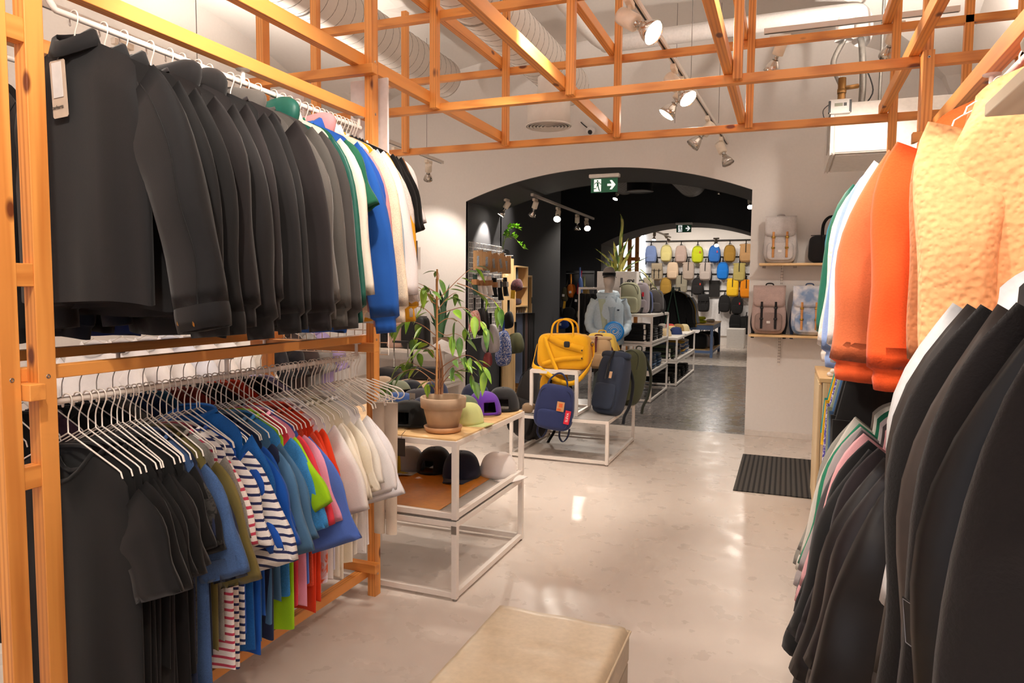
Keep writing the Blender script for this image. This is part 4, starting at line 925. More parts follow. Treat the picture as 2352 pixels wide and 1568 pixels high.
# trailing plant on top of the plywood cabinet beyond the arch
p3 = at_x(1150, 560, -3.72)
g = thing('trailing_plant', 'bright green plant reaching out from behind the arch', 'plant', (-3.72, 9.12, 2.02)); b = MB(); sb = MB(); rl = random.Random(11)
obj('pot', MB().lathe([(.0, -.19), (.07, -.19), (.09, -.02), (.085, -.02), (.0, -.05)], 24), BLACK_PL, g)
for q in (((0, 0, -.05), (.05, .02, .2), (.16, .05, .22), (.30, .08, .06)), ((0, 0, -.05), (.06, .02, .3), (.14, .03, .36), (.22, .05, .34)), ((0, 0, -.05), (.02, .02, .24), (.08, .0, .28))):
    pts = smooth_pts(q, 5); sb.tube(pts, .003, 5)
    for i in range(5, len(pts)):
        for s in (-1, 1): leaf_mb(b, pts[i], Vector((.3, s * .5, rl.uniform(-.2, .9))), rl.uniform(.07, .1), .04, .15, (rl.uniform(-1, 1), rl.uniform(-1, 1), 0))
obj('stems', sb, leaf_mat('7a9a3a', '9aba4a'), g); obj('foliage', b, leaf_mat('4f9a1e', '8fd02c'), g)
# ------------------------------------------------------------------ bags
TAN = plain('c98a4e', .55, 0, .06)
def backpack(label, p, size, h, kind='plain', rot=0.0, tilt=0.0, roll=0.0, mk='canvas', h2=None, strap='2a2828', group=None, cat='backpack', name='backpack', pocket=None, flap=None, tagc=None, patch=None, seed=0, straps=True, fs=None, handle=True):
    """front towards -Y, base at z=0"""
    w, d, H = size; m = cloth(h, mk, h2); ms = fs if fs is not None else cloth(strap, 'canvas'); g = thing(name, label, cat, tuple(p), (tilt, roll, rot), group); rs = random.Random(seed)
    ph = rs.uniform(0, 6)
    def sh(q):
        k = q.z / H + .5; tap = 1 - .14 * max(0, k - .55) / .45 if kind != 'roll' else 1 - .04 * k
        return (q.x * tap * (1 + .015 * math.sin(9 * k + ph)), q.y * (1 - .35 * max(0, k - .6)) + .006 * math.sin(7 * k + ph) * math.cos(q.x * 20), q.z)
    obj('body', MB().sq((0, 0, H / 2), (w, d, H), .42 if kind != 'round' else .62, 28, 16, fn=sh), m, g)
    mp = cloth(pocket, mk) if pocket else m; mf = cloth(flap, mk) if flap else m
    if kind in ('plain', 'round', 'flap'):
        ph_ = .40 if kind != 'round' else .48
        obj('front_pocket', MB().sq((0, -d * .47, H * (.06 + ph_ / 2)), (w * .8, d * .34, H * ph_), .45, 22, 12), mp, g)
    if kind == 'plain' or kind == 'round':
        z = MB().tube(smooth_pts([(-w * .40, -d * .38, H * .62), (-w * .36, -d * .36, H * .86), (0, -d * .33, H * .955), (w * .36, -d * .36, H * .86), (w * .40, -d * .38, H * .62)], 5), .0035, 5)
        obj('zip', z, cloth(strap, 'canvas'), g)
    if kind == 'flap':
        P = []
        for i in range(13):
            u = -1 + i / 6; row = []
            for j in range(10):
                k = j / 9; x = u * w * .47 * (1 - .03 * k); rd = max(0, abs(u) - .7) / .3
                if k < .35: y, z = d * .40 - (d * .92) * k / .35, H * 1.0 + .012 * math.sin(PI * k / .35)
                else: y, z = -d * .53 - .012 * math.sin(PI * (k - .35) / .65), H - (H * .42) * (k - .35) / .65 * (1 - .14 * rd * rd)
                row.append((x, y, z))
            P.append(row)
        obj('top_flap', MB().grid(P), mf, g, solid=.006)
        for s in (-1, 1):
            stp = obj('front_strap', MB().ribbon([(s * w * .2, -d * .555, H * .92), (s * w * .2, -d * .60, H * .6), (s * w * .2, -d * .66, H * .44), (s * w * .2, -d * .67, H * .12)], .022, .004, (1, 0, 0)), ms, g)
            obj('buckle', MB().cbox((s * w * .2, -d * .63, H * .56), (.034, .008, .02)).cbox((s * w * .2, -d * .68, H * .33), (.034, .008, .018)), BRASS if fs is TAN else BLACK_PL, stp)
    if kind == 'roll':
        obj('roll_top', MB().sq((0, -d * .1, H * .97), (w * 1.06, d * .55, H * .14), .6, 22, 10), mf, g)
        obj('front_pocket', MB().sq((0, -d * .47, H * .28), (w * .82, d * .2, H * .42), .4, 22, 12), mp, g)
        obj('front_strap', MB().ribbon([(0, -d * .34, H * 1.03), (0, -d * .55, H * .85), (0, -d * .58, H * .55)], .022, .004, (1, 0, 0)), ms, g)
    if handle:
        obj('top_handle', MB().tube(smooth_pts([(-.035, d * .25, H * .96), (-.03, d * .22, H * 1.06), (.03, d * .22, H * 1.06), (.035, d * .25, H * .96)], 4), .007, 8), cloth(strap, 'canvas'), g)
    if straps:
        for s in (-1, 1):
            obj('shoulder_strap', MB().ribbon(smooth_pts([(s * w * .2, d * .45, H * .9), (s * w * .42, d * .72, H * .6), (s * w * .50, d * .66, H * .25), (s * w * .46, d * .5, H * .04), (s * w * .47, d * .48, -H * .1)], 4), .032, .006, (1, 0, 0)), cloth(strap, 'canvas'), g)
    if tagc:
        tg = obj('swing_tag', MB().cbox((w * .22, -d * .72, H * .62), (.03, .002, .06)), plain(tagc, .6), g, smooth=False)
    if patch:
        obj('label_patch', MB().cbox((0, -d * .665, H * .26), (.034, .004, .024)), plain(patch, .6), g, smooth=False)
    return g
def tote(label, p, size, h, handles=True, rot=0, mk='canvas', group=None, name='holdall', cat='bag', hc=None, hh=.16, sag=.0, tilt=0.0):
    w, d, H = size; m = cloth(h, mk); mh = cloth(hc, 'canvas') if hc else m; g = thing(name, label, cat, tuple(p), (tilt, 0, rot), group)
    obj('body', MB().sq((0, 0, H / 2), (w, d, H), .38, 32, 16, fn=lambda q: (q.x * (1 - .05 * (q.z / H + .5)), q.y * (1 - .25 * max(0, q.z / H)), q.z * (1 + sag * math.cos(q.x / w * 5)) + .004 * math.sin(18 * q.x))), m, g)
    obj('zip', MB().tube([(-w * .45, 0, H * .995), (0, 0, H * 1.0), (w * .45, 0, H * .995)], .004, 6), BLACK_PL, g)
    if handles:
        for s in (-1, 1):
            obj('handle', MB().tube(smooth_pts([(-w * .2, s * d * .44, H * .72), (-w * .19, s * d * .32, H + hh * .55), (-w * .08, s * d * .2, H + hh), (w * .08, s * d * .2, H + hh), (w * .19, s * d * .32, H + hh * .55), (w * .2, s * d * .44, H * .72)], 5), .009, 8), mh, g)
    return g
def shelf(label, x0, x1, y0, z, d, m):
    t = thing('wall_shelf', label, 'shelf', (x0, y0 - d, z)); hard('board', MB().box((0, 0, -.022), (x1 - x0, d, 0)), m, t, .002)
    for k in (.18, .75): hard('bracket', MB().box(((x1 - x0) * k, .03, -.03), ((x1 - x0) * k + .006, d, -.0225)).box(((x1 - x0) * k, d - .02, -.07), ((x1 - x0) * k + .006, d, -.03)), WHITE_STEEL, t, 0)
    return t
shelf('birch shelf on the white wall holding the grey backpack and black duffel', -.275, .95, 7.757, 1.797, .27, wood('x', 'ply'))
shelf('birch shelf on the white wall holding three flap backpacks', -.352, .95, 7.757, 1.082, .27, wood('x', 'ply'))
for i, x in enumerate((-.06, .75)):
    st = thing('slotted_standard', 'white slotted shelf standard on the wall, %s from the arch' % ORD[i], 'shelf upright', (x, 7.752, .76)); hard('channel', MB().box((-.012, 0, 0), (.012, .012, 1.05)), WHITE_STEEL, st, 0)
    sl = MB()
    for k in range(34): sl.box((-.009, -.0012, .02 + .03 * k), (-.004, -.0005, .04 + .03 * k)).box((.004, -.0012, .02 + .03 * k), (.009, -.0005, .04 + .03 * k))
    hard('slots', sl, plain('6d6862', .8), st, 0)
Y_ = 7.62
backpack('light grey flap backpack with tan leather straps on the upper shelf', (-.085, Y_, 1.799), (.315, .15, .455), 'c3bdbb', 'flap', mk='heather', fs=TAN, strap='b5afac', patch='e4dfda')
backpack('taupe flap backpack with black and orange straps on the lower shelf', (-.17, Y_, 1.084), (.33, .16, .48), 'b09993', 'flap', mk='heather', strap='2a2426', pocket='8d7872', patch='ddd6d0')
backpack('blue and white clouded flap backpack with tan straps', (.205, Y_, 1.084), (.33, .16, .48), '7b93b8', 'flap', mk='cloud', h2='e6e2e4', fs=TAN, strap='49587a', patch='cdd4e0')
backpack('off-white flap backpack half hidden by the green jacket', (.56, Y_, 1.084), (.32, .16, .47), 'd6ccc1', 'flap', mk='heather', fs=plain('cbbfb2', .6), strap='c9beb2', patch='8a8078')
bd_ = tote('black canvas duffel bag with upright handles on the upper shelf', (.385, Y_, 1.799), (.42, .2, .275), '201e20', hc='171617', hh=.17, rot=-.12)
hard('webbing', MB().box((-.088, -.103, .0), (-.062, -.099, .24)).box((.062, -.103, .0), (.088, -.099, .24)), cloth('151415', 'canvas'), bd_, 0); hard('luggage_tag', MB().cbox((.17, -.104, .17), (.03, .003, .09)), plain('d6bb94', .6), bd_, 0)
# --- low platform -------------------------------------------------------------------------------
yb_ = tote('mustard yellow holdall with two handles on the white cube', (-1.865, 6.11, .797), (.49, .27, .325), 'e2a512', hh=.12, rot=.05)
obj('front_strap', MB().ribbon(smooth_pts([(-.16, -.10, .30), (-.13, -.142, .22), (-.07, -.146, .08), (-.02, -.15, -.03)], 4), .032, .005, (1, 0, .3)), cloth('e6a914', 'canvas'), yb_)
obj('shoulder_strap', MB().ribbon(smooth_pts([(-.255, -.02, .22), (-.27, -.06, .1), (-.255, -.14, .03), (-.15, -.17, -.01), (.0, -.19, -.09), (.13, -.18, -.10), (.23, -.12, .0), (.27, -.05, .12), (.255, 0, .24)], 5), .042, .005, (.25, 0, 1)), cloth('e9ad18', 'canvas'), yb_)
obj('side_flap', MB().ribbon(smooth_pts([(-.12, -.12, .29), (.0, -.147, .24), (.2, -.14, .19)], 5), .06, .004, (.1, 0, 1)), cloth('dc9e10', 'canvas'), yb_); obj('lower_flap', MB().ribbon(smooth_pts([(-.17, -.143, .05), (.0, -.147, .10), (.2, -.14, .12)], 5), .04, .004, (.1, 0, 1)), cloth('dc9e10', 'canvas'), yb_)
obj('rubber_badge', MB().sq((.055, -.15, .235), (.055, .012, .055), .5), BLACK_PL, yb_); obj('rivets', MB().sq((.19, -.146, .185), (.014, .008, .014), 1, 10, 6).sq((.19, -.146, .115), (.014, .008, .014), 1, 10, 6), BLACK_PL, yb_)
for sx in (-1, 1): obj('ring_clip', MB().tube([(sx * .255 + .012 * math.cos(a), -.02, .235 + .018 * math.sin(a)) for a in np.linspace(0, 2 * PI, 14)], .003, 6), BLACK_PL, yb_)
backpack('sand coloured roll top pack behind the yellow holdall', tuple(at_y(1372, 846, 6.55)), (.26, .14, .3), 'b79c78', 'roll', strap='5a2a2c', seed=4)
backpack('pale yellow square pack behind the sand coloured one', tuple(at_y(1380, 838, 6.8)), (.32, .16, .32), 'e0c05a', 'plain', strap='c8a040', seed=5)
nb_ = backpack('navy square backpack hanging by its handles from the white cube', (-1.90, 5.86, .285), (.345, .13, .40), '232c54', 'plain', strap='1d2342', rot=.12, roll=.13, pocket='252f59', handle=False, straps=False)
for s in (-1, 1): obj('carry_handle', MB().tube(smooth_pts([(s * .09, -.02, .38), (s * .075, .0, .44), (s * .03, .03, .49), (0, .04, .50)], 4), .008, 8), cloth('1f2748', 'canvas'), nb_)
for s in (-1, 1): obj('hanging_strap', MB().ribbon(smooth_pts([(s * .1 - .03, .05, .02), (s * .1 - .03, .04, -.06), (s * .1 + .01, .03, -.10), (s * .1 + .045, .04, -.05), (s * .1 + .05, .05, .02)], 5), .026, .005, (.4, 1, 0)), cloth('1d2342', 'canvas'), nb_)
hard('kraft_tag', MB().box((.03, -.085, .185), (.095, -.083, .27)), plain('c08e5f', .7), nb_, 0); hard('kraft_tag_print', MB().box((.048, -.0865, .222), (.08, -.0855, .255)).box((.035, -.0865, .19), (.07, -.0855, .21)), plain('c85a20', .6), nb_, 0)
rt = hard('sale_tag', MB().box((-.024, -.001, -.06), (.024, .001, .06)), plain('c8102e', .5), nb_, 0); rt.location = (.135, -.09, .145); rt.rotation_euler = (0, .06, 0)
text('lettering', 'SLEVA', .030, plain('f2eeee', .6), rt, frame((0, -.0018, 0), (0, 0, 1), (-1, 0, 0), (0, -1, 0)))
backpack('slate navy roll top backpack leaning on the white cube', tuple(at_z(1392, 952, .395)), (.30, .18, .56), '2b3446', 'roll', rot=-.45, tilt=-.28, strap='20242e', seed=7, tagc='c9a17c')
backpack('olive green hiking backpack leaning behind the slate navy one', tuple(at_z(1436, 930, .395)), (.30, .2, .56), '474a34', 'round', rot=-.5, tilt=-.26, strap='33352a', seed=8, tagc='d9793a')
backpack('golden yellow pack slumped under the white cube', (-2.02, 6.30, .395), (.26, .2, .34), 'd99a12', 'roll', strap='222', h2=None, seed=9) if False else backpack('golden yellow pack slumped under the white cube', (-2.02, 6.30, .395), (.26, .2, .34), 'd99a12', 'roll', strap='2a2622', seed=9)
backpack('grey green pack standing behind the cube legs', (-1.62, 6.75, .395), (.28, .18, .34), '4d5656', 'plain', seed=10)
backpack('large black trekking pack leaning beside the white cube', (-2.40, 6.55, .02), (.42, .26, .74), '1d1c1d', 'round', rot=-.5, tilt=-.2, roll=.1, strap='151415', mk='nylon', seed=11)
boot = thing('pouch', 'small brown pouch lying beside the black trekking pack', 'bag', tuple(at_z(1215, 948, .395))); obj('body', MB().sq((0, 0, .045), (.12, .1, .09), .6), cloth('8a7258', 'canvas'), boot); obj('zip', MB().tube([(-.05, -.03, .08), (.05, -.03, .08)], .003, 5), BLACK_PL, boot)

# --- luggage shelf beside the arch ---------------------------------------------------------------
frame_unit('display_stand', 'white steel luggage shelf against the wall by the arch', -4.95, -3.655, 7.22, 7.70, .402, .79, .028, None, plain('eadfd2', .4)); frame_unit('display_stand', 'white steel base frame under the luggage shelf', -4.95, -3.655, 7.22, 7.70, 0, .392, .028, None, plain('eadfd2', .4))
lu = lambda px: at_y(px, 800, 7.42).x
tote('black crumpled nylon tote on the luggage shelf', (lu(955), 7.42, .80), (.34, .2, .39), '242325', False, mk='nylon', name='tote_bag'); tote('dusty beige cabin bag on the luggage shelf', (lu(908), 7.46, .80), (.26, .18, .34), 'b8998a', True, name='cabin_bag', hh=.07); backpack('black backpack at the edge of the luggage shelf by the rack', (lu(876), 7.44, .80), (.26, .16, .36), '1e1d1f', 'plain')
def suitcase(label, p, size, h, rot=0, handle=0.0, hcol=None):
    w, d, H = size; g = thing('suitcase', label, 'suitcase', p, (0, 0, rot)); m = plain(h, .4, 0, .04)
    obj('shell', MB().sq((0, 0, H / 2 + .03), (w, d, H), .22, 32, 14), m, g); gb = MB()
    for k in (-.32, .32): gb.box((w * k - .03, -d / 2 - .004, .08), (w * k + .03, -d / 2 + .004, H - .02))
    hard('ribs', gb, plain(h, .6, 0, .04), g, .002); hard('latches', MB().cbox((-w * .16, -d / 2 - .002, H * .62), (.05, .012, .012)).cbox((w * .2, -d / 2 - .002, H * .62), (.05, .012, .012)), CHROME, g, 0)
    for sx in (-1, 1):
        for sy in (-1, 1): obj('wheel', MB().lathe([(.0, -.012), (.024, -.012), (.024, .012), (.0, .012)], 16, M=frame((sx * w * .38, sy * d * .3, .024), (0, 1, 0), (0, 0, 1), (1, 0, 0))), BLACK_PL, g)
    if handle:
        obj('pull_handle', MB().tube([(-.085, d * .3, H), (-.085, d * .3, H + handle)], .007, 8).tube([(.085, d * .3, H), (.085, d * .3, H + handle)], .007, 8), CHROME, g); hard('grip', MB().cbox((0, d * .3, H + handle), (.20, .026, .024)), BLACK_PL, g, .004)
    return g
q1 = at_y(912, 910, 6.55); suitcase('black ribbed suitcase with its pull handle up by the luggage shelf', (q1.x, 6.55, 0), (.46, .28, .64), '252527', 0, .30)
q2 = at_y(964, 905, 6.3); suitcase('peach beige suitcase half hidden by the clay pot', (q2.x, 6.3, 0), (.42, .24, .56), 'cba98a', 0, 0)
tote('black soft bag lying on the peach suitcase', (q2.x + .05, 6.32, .60), (.36, .18, .12), '161516', False, name='soft_bag')
st = thing('pole_stand', 'thin black pole stand in front of the luggage shelf', 'stand', (at_y(946, 800, 6.75).x, 6.75, 0)); obj('pole', MB().tube([(0, 0, .01), (0, 0, .90)], .014, 10), BLACK_PL, st); obj('base', MB().lathe([(.0, 0), (.13, 0), (.13, .012), (.0, .014)], 28), BLACK_PL, st); hard('cross_bar', MB().cbox((0, 0, .90), (.08, .02, .012)), BLACK_PL, st, 0)
sg = thing('price_board', 'white sloping price board at the end of the luggage shelf', 'sign', (at_y(1032, 790, 7.2).x, 7.2, .84)); hard('board', MB().box((-.17, -.10, 0), (.17, .10, .006), Matrix.Rotation(.35, 4, 'Y') @ Matrix.Rotation(.35, 4, 'X')), plain('ece8e6', .5), sg, 0); obj('stand', MB().tube([(.02, .04, -.045), (.02, .03, .01)], .005, 6), CHROME, sg)
bp_ = at_y(934, 440, 3.55)
hs = thing('shoulder_bag', 'khaki grey sling bag hanging beyond the white tee at the rack end', 'bag', (bp_.x, 3.55, bp_.z - .40)); obj('body', MB().sq((-.02, 0, .2), (.11, .05, .42), .5, 22, 14, fn=lambda q: (q.x + .02 * math.sin(14 * q.z), q.y, q.z)), cloth('948473', 'nylon'), hs); obj('drawcord', MB().tube(smooth_pts([(.02, -.03, .24), (.05, -.04, .22), (.075, -.04, .20)], 4), .004, 6), cloth('6b5c4a', 'canvas'), hs); obj('cord_stop', MB().sq((.055, -.04, .215), (.02, .02, .028), .6, 12, 8), BLACK_PL, hs)
tg2 = at_y(945, 588, 3.5); pt = thing('swing_tag', 'black picture tag with a white backing card hanging from the khaki sling bag', 'price tag', (tg2.x, 3.5, tg2.z)); hard('back_card', MB().box((-.012, .002, -.075), (.055, .004, .05)), plain('ded8d6', .6), pt, 0); hard('card', MB().box((-.035, -.001, -.055), (.038, .001, .085)), plain('1d1a1b', .5), pt, 0)
obj('round_print', MB().lathe([(.0001, .001), (.022, .001), (.022, 0)], 20, M=frame((.005, -.001, .03), (1, 0, 0), (0, 0, 1), (0, -1, 0))), plain('b38e86', .6), pt); text('lettering', 'RAOR', .024, plain('ece8e6', .6), pt, facing_cam((.004, -.002, -.035), .15)); obj('string', MB().tube([(0, 0, .085), (-.01, .01, .16)], .0012, 5), BLACK_PL, pt)
# --- wire grid on the arch jamb -------------------------------------------------------------------
gx = -3.60; ga, gb2 = at_x(1077, 560, gx).y, at_x(1152, 570, gx).y; gz0, gz1 = at_x(1080, 778, gx).z, at_x(1077, 555, gx).z
gm = MB()
for k in range(25): gm.tube([(gx, ga + (gb2 - ga) * k / 24, gz0), (gx, ga + (gb2 - ga) * k / 24, gz1)], .0026, 5)
for k in range(20): gm.tube([(gx + .004, ga, gz0 + (gz1 - gz0) * k / 19), (gx + .004, gb2, gz0 + (gz1 - gz0) * k / 19)], .0022, 5)
tag(obj('wire_grid_panel', gm, WIRE), 'tall white wire grid on the dark side of the arch', 'grid panel')
def gp_(px, py, off=.08): return at_x(px, py, gx + off)
for k, (px, py, t) in enumerate(((1098, 597, .0), (1118, 599, .0), (1134, 603, -.12), (1150, 603, -.22), (1163, 608, .0))):
    q = gp_(px, py, .16 + .01 * k); g = thing('card_sleeve', 'kraft cardboard sleeve with a photo window on the wire grid, %s from the white wall' % ORD[k], 'packet', tuple(q), (0, t, -.35), group='kraft sleeves on the wire grid')
    for j in range(3 if k < 2 else 1): hard('sleeve', MB().box((-.075 - .016 * j, .012 * j, -.115), (.075 - .016 * j, .006 + .012 * j, .115)), plain('a9835a', .7), g, .001)
    hard('photo_window', MB().box((-.018, -.002, -.07), (.02, -.0005, .05)), plain('8a929c', .4, 0, .4, 60), g, 0); obj('hook', MB().tube([(0, .0, .10), (0, -.02, .12), (-.02, .15, .125)], .003, 5), WIRE, g)
for k, (px, py, hx, dk) in enumerate(((1091, 650, '2a4038', 1), (1101, 652, 'ece6e2', 0), (1112, 652, 'eee8e4', 0), (1124, 652, 'e6dfda', 0), (1135, 656, '1b1b1f', 1), (1148, 664, '16181f', 1), (1160, 655, '1c1a1b', 1))):
    q = gp_(px, py, .12 + .012 * k); g = thing('socks', '%s socks in a paper band on the wire grid, %s from the white wall' % ('dark' if dk else 'white', ORD[k]), 'socks', tuple(q), (0, jit(.08), -.3), group='socks on the wire grid')
    obj('pair', MB().rings([[(.034 * math.cos(b) * (1 + .3 * kk * kk) + .02 * kk ** 3, .018 * math.sin(b), .10 - .24 * kk) for b in np.arange(14) * PI / 7] for kk in np.linspace(0, 1, 8)]), cloth(hx, 'jersey'), g)
    if k != 5: hard('paper_band', MB().box((-.04, -.022, -.02), (.042, .022, .045)), plain('a8764a' if k < 5 else '57504a', .7), g, .003)
    else: hard('card_tag', MB().box((-.02, -.024, .02), (.026, -.021, .12)), plain('dcd8d6', .6), g, 0)
    obj('hook', MB().tube([(0, 0, .1), (0, -.01, .13), (-.02, .1, .135)], .003, 5), WIRE, g)
for k, (px, py, hx, mk, h2, sz, desc) in enumerate(((1090, 738, 'd9b8ae', 'print', 'c95a58', (.16, .09, .26), 'pink patterned drawstring bag'), (1108, 738, '2c2b2d', 'nylon', None, (.2, .1, .34), 'black drawstring bag'), (1127, 778, 'bdb8bb', 'nylon', None, (.26, .13, .36), 'light grey drawstring bag'), (1156, 800, '2b4f9c', 'print', 'e6e4ea', (.24, .12, .46), 'blue bag with white blotches'), (1184, 788, '5b5c40', 'canvas', None, (.24, .16, .28), 'khaki green padded bag'), (1120, 826, '7a3436', 'nylon', None, (.12, .08, .18), 'wine red small pouch'), (1168, 735, '1c1a1b', 'canvas', None, (.14, .1, .22), 'cluster of black straps'), (1187, 655, '5a2e34', 'print', '1c1a1c', (.16, .12, .16), 'red and black patterned pouch'))):
    q = at_x(px, py, gx + .16 + .015 * k); g = thing('drawstring_bag', desc + ' hanging under the wire grid', 'bag', tuple(q), (0, 0, -.3), group='bags on the wire grid')
    obj('body', MB().sq((0, 0, 0), sz, .6, 22, 14, fn=lambda p: (p.x * (1 - .45 * max(0, p.z / sz[2] + .1)), p.y * (1 - .4 * max(0, p.z / sz[2])), p.z + .008 * math.sin(30 * p.x))), cloth(hx, mk, h2), g)
    obj('drawcord', MB().tube([(-.01, 0, sz[2] * .45), (-.02, .01, sz[2] * .45 + .16)], .008, 6).tube([(.01, 0, sz[2] * .45), (.0, .01, sz[2] * .45 + .16)], .008, 6), cloth('1c1b1d', 'canvas') if k != 3 else cloth('21408f', 'canvas'), g)
yt = thing('price_card', 'yellow price card hanging beside the plywood panel', 'price tag', tuple(at_x(1178, 676, gx + .28)), (0, .08, -.3)); hard('card', MB().box((-.035, 0, -.055), (.035, .002, .055)), plain('dcae28', .6), yt, 0)
# plywood panel, cubby and dark trousers behind the grid
pz = at_x(1165, 570, -3.86).z
pn = thing('plywood_panel', 'tall plywood end panel beyond the wire grid', 'panel', (-3.63, 8.93, 0)); hard('board', MB().box((0, 0, 0), (.02, .38, 1.95)), wood('z', 'ply'), pn, .001)
bx = thing('black_folded_bags', 'black folded bags on top of the plywood panel', 'bag', (-3.70, 9.12, 1.955)); obj('body', MB().sq((0, 0, .06), (.14, .30, .12), .6), cloth('131214', 'nylon'), bx)  # black cloth bags lying on the panel, no lamp in them
cb = thing('cubby_shelf', 'open birch cubby with folded pouches beyond the wire grid', 'shelf', (-3.88, 9.36, 0)); hard('side_panel', MB().box((0, 0, 0), (.28, .02, 1.86)).box((0, .50, 0), (.28, .52, 1.86)), wood('z', 'ply'), cb, .001); hard('board', MB().box((0, .0205, 1.84), (.28, .4995, 1.86)).box((0, .0205, 1.55), (.28, .4995, 1.57)).box((0, .0205, 1.27), (.28, .4995, 1.29)).box((0, .0205, .02), (.28, .4995, .04)), wood('y', 'ply'), cb, .001); hard('back', MB().box((.0, .0205, .041), (.008, .4995, 1.839)), PLY, cb, 0)
for k, (z, hx) in enumerate(((1.572, '3a2420'), (1.292, '3c2a30'))):
    g = thing('folded_pouch', 'dark folded pouch inside the birch cubby, %s tier from the top' % ORD[k], 'bag', (-3.72, 9.60, z)); obj('body', MB().sq((0, 0, .05), (.2, .26, .1), .6), cloth(hx, 'canvas'), g)
for k in range(6):
    g = thing('trousers', 'dark trousers hanging under the birch cubby, %s from the wire grid' % ORD[k], 'trousers', (-3.62 + .01 * k, 9.40 + .075 * k, 1.22), group='trousers under the cubby'); obj('leg', MB().rings([[(.12 * math.cos(b), .025 * math.sin(b), -.04 - 1.0 * kk) for b in np.arange(12) * PI / 6] for kk in np.linspace(0, 1, 6)]), cloth(['3c4458', '1d1a1b', '4a3834', '201c1d', '2a2628', '1a1819'][k], 'canvas'), g); obj('hook', MB().tube([(0, 0, -.04), (0, 0, .045)], .003, 5), CHROME, g)
dr = thing('door_frame', 'narrow birch door frame on the dark wall', 'door frame', (-3.895, 9.98, 0)); hard('jamb', MB().box((0, 0, 0), (.05, .03, 1.75)).box((0, .74, 0), (.05, .77, 1.75)).box((0, .0305, 1.72), (.05, .7395, 1.75)), wood('z', 'ply'), dr, .001); hard('hinge', MB().cbox((.054, .745, 1.35), (.006, .02, .1)).cbox((.054, .745, .5), (.006, .02, .1)), BLACK_PL, dr, 0)
# --- belt bags on the dark wall --------------------------------------------------------------------
rl_ = thing('hook_rail', 'black hook rail carrying the belt bags on the dark wall', 'rail', tuple(at_y(1300, 628, 12.9))); obj('bar', MB().tube([(0, 0, 0), (.55, 0, 0)], .008, 8), BLACK_PL, rl_); obj('back_plate', MB().box((0, .008, -1.3), (.55, .02, .05)), plain('1d1c1e', .8), rl_)
for k, (px, py, hx, w, H, lab, st_) in enumerate(((1298, 676, '4a4430', .15, .28, 'olive belt bag', '2c281c'), (1313, 668, 'c96a1c', .17, .26, 'bright orange belt bag', 'd98a2a'), (1327, 688, '16161c', .18, .3, 'black belt bag with a white square label', '16161c'), (1344, 676, '6e5426', .17, .3, 'bronze belt bag', '8a8a5a'), (1329, 660, 'b9384a', .05, .26, 'coral red strap', 'b9384a'), (1334, 655, '5b74b0', .08, .3, 'denim blue scarf strap', '5b74b0'),
      (1306, 726, '181719', .26, .34, 'black crossbody bag', '141315'), (1290, 742, '22397e', .3, .22, 'cobalt blue crossbody pouch', '151415'), (1334, 722, 'a3a58a', .16, .16, 'sage green cap shaped pouch', '77795f'), (1330, 762, '8a6a4a', .2, .22, 'brown patterned pouch', '3a2c20'), (1345, 765, '3c4a44', .16, .24, 'dark green pouch', '222a26'))):
    q = at_y(px, py, 12.78 - .012 * k); g = thing('belt_bag', lab + ' hanging on the dark wall', 'bag', tuple(q), (0, .12 * (-1) ** k, 0), group='belt bags on the dark wall')
    obj('body', MB().sq((0, 0, 0), (w, .08, H), .7, 20, 12), cloth(hx, 'canvas'), g); obj('strap', MB().ribbon([(0, 0, H * .45), (.01, .02, H * .45 + .2)], .035, .006, (1, 0, 0)), cloth(st_, 'canvas'), g)
    if k in (0, 1, 2, 7): hard('label_tag', MB().cbox((-.02, -.043, -.02), (.045, .004, .045)), plain('e6e0dc', .6), g, 0)
    if k in (0, 3): hard('hang_strip', MB().cbox((.02, -.03, -H * .7), (.045, .004, .14)), plain('d9a42a' if k == 0 else 'd8506a', .6), g, 0)
# ------------------------------------------------------------------ mannequin
MX, MY = at_y(1398, 700, 9.2).x, 9.2
mn = thing('mannequin', 'pale mannequin in an ice blue hooded jacket and dark trousers', 'mannequin', (MX, MY, 0), (0, 0, .42))
SK = plain('c9bdb2', .55, 0, .04, 30)
def loft(name, rows, m, par, n=28, cap=True):
    """rows: (cx, cy, z, rx, ry)"""
    return obj(name, MB().rings([[(cx + rx * math.cos(2 * PI * k / n), cy + ry * math.sin(2 * PI * k / n), z) for k in range(n)] for cx, cy, z, rx, ry in rows], cap, cap), m, par)
hd = MB(); n = 30
rows = [(0, .02, 1.34, .16, .10), (0, .02, 1.42, .12, .08), (0, .025, 1.465, .062, .06), (0, .02, 1.50, .053, .054), (0, .008, 1.545, .053, .055), (0, -.012, 1.565, .058, .07), (0, -.018, 1.59, .067, .085), (0, -.012, 1.63, .075, .096), (0, -.004, 1.68, .078, .1), (0, .004, 1.73, .077, .1), (0, .008, 1.77, .066, .086), (0, .01, 1.80, .042, .055), (0, .01, 1.812, .012, .016)]
R = []
for cx, cy, z, rx, ry in rows:
    ring = []
    for k in range(n):
        a = 2 * PI * k / n; f = 1.0; x, y = cx + rx * math.cos(a), cy + ry * math.sin(a); fr_ = max(0, -math.sin(a)) ** 14
        if 1.6 < z < 1.66: y -= .016 * fr_
        if 1.655 < z < 1.70: y += .006 * max(0, -math.sin(a)) ** 4 * (abs(math.cos(a)) > .2)
        ring.append((x, y, z))
    R.append(ring)
hd.rings(R); obj('head', hd, SK, mn, sub=1)
JK = cloth('b3c3ce', 'nylon'); JD = cloth('93a3b0', 'nylon')
